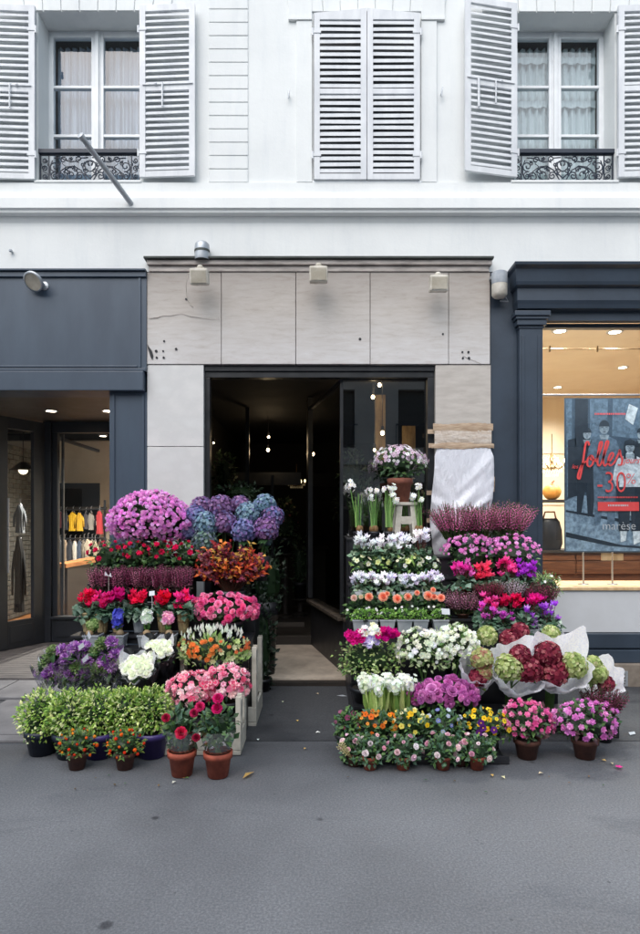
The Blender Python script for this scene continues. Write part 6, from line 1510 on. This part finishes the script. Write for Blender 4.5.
def white_hyacinths(label, px, w, Y):
    s = Spot('white_hyacinth_bunch', label, 'cut flowers', px, 692, Y, w, 36, .05)
    pot(s.o, .10, .17, M['black_plastic'], name='bucket', rim=False)
    b = MB(); f_ = MB()
    for k in range(46):
        a = R.uniform(0, 6.28); q = math.sqrt(R.random()); x, y = math.cos(a) * q, math.sin(a) * q; p = V((x * s.rx * .6, y * s.rx * .5, .14)); L = s.H + s.rz - .14 - R.uniform(0, .06); d = V((x * s.rx * .5 / L, y * s.rx * .4 / L, 1)).normalized()
        leaf(b, p, (d + rv() * .12).normalized(), V((x, y - .6, .1)).normalized(), L * R.uniform(.75, .95), .034, jit(R.choice([rgb(150, 178, 92), rgb(186, 204, 128), rgb(118, 150, 76)])), .25, .04)
        if k % 2 == 0:
            e = p + d * L
            for j in range(16):
                u = rv(); floret(f_, e + V((u.x * .026, u.y * .026, u.z * .05 - .03)), (u + V((0, -.2, .2))).normalized(), .018, 6, jit(R.choice([WHITE, rgb(226, 234, 214)]), .06), .1)
    b.build('leaves', M['leaf'], s.o); f_.build('flowers', M['petal'], s.o)
white_hyacinths('left bunch of white hyacinths with yellow green leaves beside the aisle', 377, 32, -1.72); white_hyacinths('right bunch of white hyacinths with yellow green leaves next to the lilac roses', 400, 30, -1.70)
s = bush('rose_bunch', 'bunch of lilac pink roses in front of the white lisianthus', 'cut flowers', 444, 694, -1.70, 60, 26, .05, [G_DARK, G_MID], 80, .06, .04, M['black_plastic'], .14, .16, [rgb(206, 124, 190), rgb(196, 108, 178), rgb(220, 150, 204)], 62, 'rose', .035, zmin=-.3, depth=.7, indiv='bloom')
# pansies and small white roses at the front
PAN = [('pansy', 348, 20, [rgb(126, 60, 90), rgb(150, 90, 120)], 8, 'dark foliage pansy with few plum blooms at the aisle end of the front tray', None),
       ('pansy', 377, 34, [ORANGE, rgb(244, 160, 70), rgb(226, 110, 40)], 30, 'orange pansies in the front row of the right stall', rgb(120, 60, 20)),
       ('pansy', 410, 32, [rgb(240, 226, 110), rgb(246, 240, 190), YEL], 26, 'pale yellow pansies between the orange and the blue ones', rgb(200, 160, 40)),
       ('pansy', 443, 36, [rgb(176, 190, 226), rgb(206, 214, 236), rgb(120, 130, 190)], 16, 'pale blue and white pansies in the middle of the front row', rgb(230, 210, 90)),
       ('pansy', 487, 44, [YEL, rgb(246, 214, 60), rgb(240, 190, 30)], 38, 'bright yellow pansies at the right end of the front row', rgb(70, 40, 30))]
for nm, px, w, cols, n, lb, ctr in PAN:
    s = bush(nm, lb, 'potted flower', px, 727, -1.97, w + 6, 34, .06, [G_DARK, G_MID, G_BLUE, rgb(92, 124, 70)], 240, .042, .022, M['black_plastic'], .085, .10, cols, n, 'pansy', .0195, ctr, zmin=.0, depth=.8, lift=1.03)
    if px == 487:
        b = MB()
        for x, y in ((481, 723), (483, 728), (479, 733), (494, 730)): floret(b, V((PX(x, -2.13) - s.X, -.16, PZ(y, -2.13) - s.z)), V((0, -1, .3)), .026, 5, jit(rgb(84, 30, 110)), .1, YEL, 1.2)
        b.build('purple_flowers', M['petal'], s.o)
o = thing('seed_tray', 'dark shallow tray under the front row of pansies', 'tray', (PX(420, -1.97), -1.97, .004)); b = MB(); b.box(-.53, .57, -.14, .12, 0, .012); b.box(-.53, .57, -.14, -.125, .0125, .054); b.box(-.53, .57, .105, .12, .0125, .054); b.build('tray', M['black_plastic'], o, bevel=.003)
RP = [rgb(236, 206, 214), rgb(240, 226, 228), rgb(228, 180, 200)]
for px, w, pm, lb in ((354, 26, 'terracotta_dark', 'small pale rose pot with dry plumes at the aisle end of the front row'), (370, 30, 'terracotta', 'second small pale rose pot from the aisle'), (403, 36, 'terracotta', 'small pale rose pot in the middle left of the front row'), (443, 38, 'terracotta', 'small pale rose pot in the middle right of the front row'), (477, 36, 'terracotta', 'small pale rose pot at the right end of the front row'), (460, 26, 'terracotta_dark', 'small pale rose pot set back between two others in the front row')):
    s = bush('miniature_rose', lb, 'potted flower', px, 750, -2.18 if px not in (354, 460) else -2.12, w, 30, .004, [G_DARK, G_MID, G_BLUE, rgb(90, 120, 92)], 210, .034, .022, M[pm], .052 if px != 460 else .045, .085, RP, 11, 'rose', .0165, zmin=-.3, depth=.8, lift=1.04, indiv='bloom', lzmin=-.85)
    if px == 354:
        b = MB()
        for q in range(6): spike(b, s.c + V((-.02, -.09, -.02)), V((-.75 + .3 * R.random(), -.3, .5 + R.uniform(-.3, .5))), .14, 26, .010, rgb(206, 200, 160), rgb(170, 160, 110), .3)
        b.build('dry_plumes', M['petal'], s.o)

# ================================================================== RIGHT STALL, RIGHT COLUMN
for px, cy, w, lb in ((455, 521, 40, 'tall pink heather in front of the plastic sheet, left of the pair'), (482, 521, 36, 'tall pink heather filling the gap between the two outer ones'), (508, 520, 44, 'tall pink heather on the right, against the blue pilaster')):
    heather(lb, px, cy, -.46, w, 36, 1.30, [rgb(204, 108, 160), rgb(220, 140, 180), rgb(178, 86, 138)], 170, M['black_plastic'], .07, .75, green=[rgb(76, 100, 58), rgb(92, 112, 66)], fr=.0105)
for px, w, lb in ((470, 48, 'lilac pink azalea under the tall heathers, left of the pair'), (511, 50, 'lilac pink azalea under the tall heathers, right of the pair')):
    bush('azalea', lb, 'potted flower', px, 553, -.66, w, 30, 1.12, [G_DARK, rgb(44, 66, 44), G_MID], 150, .045, .026, M['terracotta'], .07, .06, [rgb(224, 150, 208), rgb(214, 130, 196), rgb(232, 176, 220)], 100, 'ruff', .022, zmin=.0, depth=.75, lift=1.05)
for px, cf, cols, lb in ((463, 569, [rgb(222, 60, 170), rgb(230, 120, 200)], 'magenta and white cyclamen at the left end of its row'), (485, 570, [rgb(240, 90, 130), rgb(236, 70, 110)], 'coral pink cyclamen in the upper right column'), (508, 566, [rgb(232, 50, 150), rgb(238, 90, 170)], 'hot pink cyclamen in the upper right column'), (527, 570, [VIO, rgb(186, 70, 206)], 'violet cyclamen at the right end of its row')):
    cyclamen(lb, px, cf, 583, -.82, 19, 27, .96, cols, 24, M['terracotta'], .06, .09, .028, hf=11)
bush('leafy_herb', 'fine leaved green plant with white specks at the right edge of the right column', 'potted plant', 546, 584, -.86, 30, 22, .96, [rgb(110, 140, 80), G_MID, rgb(150, 176, 116)], 240, .045, .010, M['terracotta_dark'], .06, .06, [WHITE], 12, 'floret', .012)
for px, cy, w, h, cols, pm, lb in ((463, 601, 32, 26, [rgb(160, 104, 130), rgb(140, 84, 112), rgb(186, 140, 160)], 'terracotta_dark', 'greyish pink heather in a terracotta pot at the left edge of its row'), (489, 592, 24, 22, [rgb(120, 34, 66), rgb(140, 52, 84)], 'black_plastic', 'dark crimson heather in the middle of the right column'), (512, 592, 22, 24, [rgb(190, 176, 186), rgb(170, 150, 164)], 'black_plastic', 'pale silvery heather between two dark ones'), (540, 595, 30, 28, [rgb(112, 34, 72), rgb(134, 50, 92)], 'black_plastic', 'plum coloured heather at the right edge of the right column')):
    heather(lb, px, cy, -.97, w, h, .80, cols, 90, M[pm], .055, .8, fr=.010)
for px, cf, cols, lb in ((489, 602, [rgb(224, 60, 150), rgb(230, 90, 170)], 'rose pink cyclamen in a grey pot, lower left of the right column'), (511, 601, [CRIM, rgb(210, 24, 90)], 'crimson cyclamen in a grey pot, middle of the lower row'), (534, 602, [rgb(214, 30, 140), MAG], 'magenta cyclamen in a grey pot, right of the crimson one')):
    cyclamen(lb, px, cf, 614, -1.08, 19, 24, .66, cols, 22, M['grey_plastic'], .06, .12, .028, hf=9)
for px, cf, cols, lb in ((487, 614, [rgb(214, 90, 200), rgb(226, 120, 210)], 'pale magenta cyclamen low at the left of the grey pots'), (503, 618, [rgb(206, 80, 196), rgb(220, 130, 214)], 'lilac magenta cyclamen, second of the low row'), (527, 616, [rgb(150, 56, 196), rgb(180, 100, 214), rgb(206, 160, 226)], 'purple and white cyclamen, third of the low row'), (549, 611, [rgb(150, 70, 200), rgb(176, 110, 216)], 'violet cyclamen at the right end of the low row')):
    s = cyclamen(lb, px, cf, 624, -1.16, 16, 20, .66, cols, 13, None, .05, .1, .024, hf=13); square_pot(s.o, .066, .09, M['grey_plastic'])
# hydrangeas in white paper
RH = [rgb(132, 42, 62), rgb(156, 66, 84), rgb(104, 32, 52), rgb(182, 108, 114), rgb(120, 38, 60)]; GH = [rgb(170, 186, 116), rgb(190, 202, 140), rgb(142, 160, 96), rgb(204, 206, 160)]; GR = [rgb(168, 176, 112), rgb(176, 130, 110), rgb(190, 196, 140)]
def wrapped(label, px, cy, Y, z, Rr, L, heads, tips, seed, tilt=-.75):
    o = thing('wrapped_hydrangeas', label, 'bouquet', (PX(px, Y), Y, z)); c = V((0, 0, PZ(cy, Y) - z)); ax = V((0, tilt, .8)).normalized()
    base = c - ax * L; b = MB(); k = S(Y)
    for (hx, hy, hr, cols) in heads:
        Yh = Y - .03; p = V((PX(hx, Yh) - o.location.x, -.03, PZ(hy, Yh) - z)); stem(b, base + ax * .04, p, .006)
        for q in range(3):
            a = R.uniform(0, 6.28); leaf(b, p - ax * (hr / k * .6), (V((math.cos(a), -.3, math.sin(a))) + ax * .2).normalized(), ax, .09, .06, jit(R.choice([G_MID, G_LITE])), .1, .2)
        h = MB(); hyd(h, p, hr / k, cols, 250, .0165); h.build('flower_head', M['petal'], o)
    b.tube([base - V((0, 0, 0)), (base.x, base.y + .02, 0)], [.04, .035], 8, 0, G_MID); b.build('foliage', M['leaf'], o)
    wrap(o, base, ax, .05, Rr, L, M['paper'], tips, 'paper_wrap', seed); return o
wrapped('paper wrapped hydrangeas with green and red heads behind the two large wrapped bunches', 504, 640, -1.26, .30, .19, .26, [(487, 636, 10, GH), (510, 640, 10, RH), (520, 632, 9, RH)], ((50, .05, 40), (140, .09, 40)), .6)
wrapped('single green hydrangea in paper at the back right of the wrapped row', 551, 634, -1.26, .30, .10, .22, [(551, 634, 8.5, GH)], ((60, .03, 40), (140, .03, 40)), .2)
wrapped('narrow paper bunch of mottled green and red hydrangeas, leftmost wrapped bunch', 479, 668, -1.58, .16, .14, .28, [(482, 659, 11, GR), (478, 678, 9, RH), (484, 672, 8, GR)], ((110, .10, 50), (60, .05, 40), (200, .06, 50)), 2.0, -.6)
wrapped('left large paper bunch with green hydrangea beside wine red ones', 519, 668, -1.60, .16, .215, .31, [(509, 668, 14, GH), (529, 670, 14, RH), (520, 655, 10, RH)], ((55, .13, 50), (145, .07, 45), (215, .07, 45), (285, .03, 45)), 3.6)
wrapped('right large paper bunch with two wine red hydrangeas and one green', 561, 664, -1.60, .16, .22, .31, [(548, 654, 13, RH), (554, 673, 14, RH), (573, 666, 13.5, GH)], ((48, .21, 38), (125, .12, 45), (250, .03, 45), (330, .03, 45)), .4)
wrapped('loose paper bunch of pale green and dark red hydrangeas at the far right', 600, 678, -1.50, .16, .17, .26, [(596, 673, 11, GH), (606, 684, 8, RH), (593, 664, 8, GH)], ((15, .05, 40), (60, .08, 40), (300, .03, 50)), 1.0)
for k, (x0, x1, lb) in enumerate(((1.02, 1.50, 'black bucket rack under the left wrapped hydrangeas'), (1.52, 2.22, 'black bucket rack under the right wrapped hydrangeas'))):
    o = thing('bucket_rack', lb, 'rack', ((x0 + x1) / 2, -1.45, .004)); hw = (x1 - x0) / 2; b = MB(); b.box(-hw, hw, -.16, .20, .13, .15); b.build('shelf', M['black_plastic'], o); b = MB()
    for sx in (-1, 1): b.box(sx * hw - .02 * (sx > 0), sx * hw + .02 * (sx < 0), -.16, .20, 0, .129)
    b.build('side', M['black_plastic'], o); b = MB(); b.box(-hw + .021, hw - .021, -.02, .0, 0, .129); b.build('front_board', M['black_plastic'], o)
heather('dark wine heather on the ground at the right edge behind the azaleas', 604, 702, -1.66, 36, 34, .004, [rgb(110, 50, 76), rgb(130, 70, 96), rgb(92, 40, 62)], 110, M['black_plastic'], .07, .9, fr=.011)
for px, w, cols, lb in ((527, 50, [rgb(232, 130, 180), rgb(240, 170, 204), rgb(214, 96, 160)], 'rose pink azalea in a dark terracotta pot under the wrapped hydrangeas'), (585, 60, [rgb(222, 140, 208), rgb(230, 170, 220), rgb(206, 120, 192)], 'lilac pink azalea in a dark terracotta pot at the right end of the stall')):
    bush('azalea', lb, 'potted flower', px, 723, -1.98, w, 42, .004, [G_DARK, rgb(44, 66, 44), G_MID, rgb(80, 56, 60)], 260, .05, .026, M['terracotta_dark'], .085, .13, cols, 90, 'ruff', .0225, zmin=-.35, depth=.75, lift=1.03)

# ================================================================== LITTER
def bit(px, py, kind, lb, cat, grp=None):
    Y = F * EYE / (py - HY) - CAMD; o = thing('fallen_' + kind, lb, cat, (PX(px, Y), Y, .008), grp, R.uniform(0, 3)); b = MB()
    if kind == 'leaf': leaf(b, V((-.06, 0, .004)), V((1, 0, .08)).normalized(), V((0, 0, 1)), .13, .035, jit(rgb(206, 168, 100)), .2, .1)
    elif kind == 'petal':
        r = R.uniform(.014, .022); leaf(b, V((-r, 0, .003)), V((1, 0, .1)).normalized(), V((0, 0, 1)), r * 2, r * 1.3, jit(R.choice([WHITE, CREAM, rgb(236, 200, 120), rgb(230, 214, 180)])), .25, .1)
    elif kind == 'flower': floret(b, V((0, 0, .006)), V((0, 0, 1)), .024, 6, MAG2, .2)
    else: leaf(b, V((-.04, 0, .002)), V((1, 0, .02)).normalized(), V((0, 0, 1)), .10, .05, rgb(214, 222, 230), .05, .0)
    b.build(kind, M['petal'], o)
bit(248, 777, 'leaf', 'curled dry yellow leaf on the road right of the potted roses', 'leaf'); bit(618, 711, 'leaf', 'small orange leaf on the pavement by the right azalea', 'leaf')
bit(619, 769, 'flower', 'single magenta blossom fallen on the road at the right', 'blossom')
bit(343, 697, 'scrap', 'scrap of pale paper on the dark pavement beside the right stall', 'paper scrap'); bit(632, 735, 'scrap', 'scrap of white paper on the road at the right edge', 'paper scrap')
for px, py in ((492, 777), (503, 779), (541, 775), (283, 703), (252, 718), (258, 741), (318, 734), (305, 750), (174, 784), (317, 695), (604, 762), (612, 765), (297, 722)):
    bit(px, py, 'petal', 'pale petal fallen on the ground around the stalls', 'petal', 'petals fallen on the ground')

for k in range(16):
    px, py = R.choice([(R.uniform(60, 245), R.uniform(776, 792)), (R.uniform(340, 610), R.uniform(776, 794))]); Y = F * EYE / (py - HY) - CAMD
    o = thing('leaf_scrap', 'small withered leaf scrap dropped on the asphalt in front of the pots', 'leaf', (PX(px, Y), Y, .008), 'withered leaf scraps in front of the pots', R.uniform(0, 6)); b = MB(); q = R.uniform(.018, .034)
    leaf(b, V((-q / 2, 0, .003)), V((1, 0, .06)).normalized(), V((0, 0, 1)), q, q * .5, jit(R.choice([G_MID, G_DARK, rgb(120, 92, 56), rgb(90, 76, 50)])), .2, .1); b.build('leaf', M['leaf'], o)

# repeats of a kind share a group
from collections import Counter
base_name = lambda o: o.name.split('.')[0]
tops = [o for o in COL.objects if o.parent is None and o.get('category')]
cnt = Counter(base_name(o) for o in tops)
where = {'hanging_garment': 'clothes hanging in the left shop', 'floodlight': 'floodlights above the florist entrance', 'hanging_bulb': 'bulbs glowing inside the florist shop', 'ceiling_spotlight': 'lit ceiling spots of the two shops', 'track_spotlight': 'track spots inside the clothes shop', 'poster_stand': 'stands under the poster'}
for o in tops:
    if cnt[base_name(o)] > 1 and not o.get('group'):
        o['group'] = where.get(base_name(o), base_name(o).replace('_', ' ') + ' pieces of the flower stalls')

# ================================================================== LIGHT, CAMERA
w = bpy.data.worlds.new('World'); scene.world = w; w.use_nodes = True
nt = w.node_tree; nt.nodes.clear()
sky = nt.nodes.new('ShaderNodeTexSky'); sky.sky_type = 'NISHITA'; sky.sun_disc = False
ELEV, ROT = math.radians(50), math.radians(200)
sky.sun_elevation = ELEV; sky.sun_rotation = ROT; sky.dust_density = 3.0; sky.air_density = 1.0; sky.ozone_density = 1.0
bg = nt.nodes.new('ShaderNodeBackground'); bg.inputs['Strength'].default_value = 0.2
wo = nt.nodes.new('ShaderNodeOutputWorld'); hs = nt.nodes.new('ShaderNodeHueSaturation'); hs.inputs['Saturation'].default_value = 0.8; hs.inputs['Hue'].default_value = 0.482; nt.links.new(sky.outputs[0], hs.inputs['Color']); nt.links.new(hs.outputs[0], bg.inputs[0]); nt.links.new(bg.outputs[0], wo.inputs[0])
sl = bpy.data.lights.new('sun', 'SUN'); sl.energy = 2.4; sl.angle = math.radians(85); sl.color = (.97, 1, 1)
so = bpy.data.objects.new('sun', sl); COL.objects.link(so)
dirv = V((math.sin(ROT) * math.cos(ELEV), math.cos(ROT) * math.cos(ELEV), math.sin(ELEV)))   # towards the sun
so.rotation_mode = 'QUATERNION'; so.rotation_quaternion = V((0, 0, 1)).rotation_difference(dirv)
cam = bpy.data.cameras.new('camera'); cam.sensor_fit = 'VERTICAL'; cam.sensor_height = 36; cam.lens = F / 934 * 36; cam.shift_y = (HY - 467) / 934; cam.clip_end = 500
co = bpy.data.objects.new('camera', cam); COL.objects.link(co); co.location = (0, -CAMD, EYE); co.rotation_euler = (PI / 2, 0, 0); scene.camera = co
scene.view_settings.view_transform = 'Standard'; scene.view_settings.look = 'None'; scene.view_settings.exposure = 0
scene.cycles.use_denoising = True; scene.cycles.max_bounces = 8; scene.cycles.transparent_max_bounces = 12; scene.cycles.sample_clamp_indirect = 4
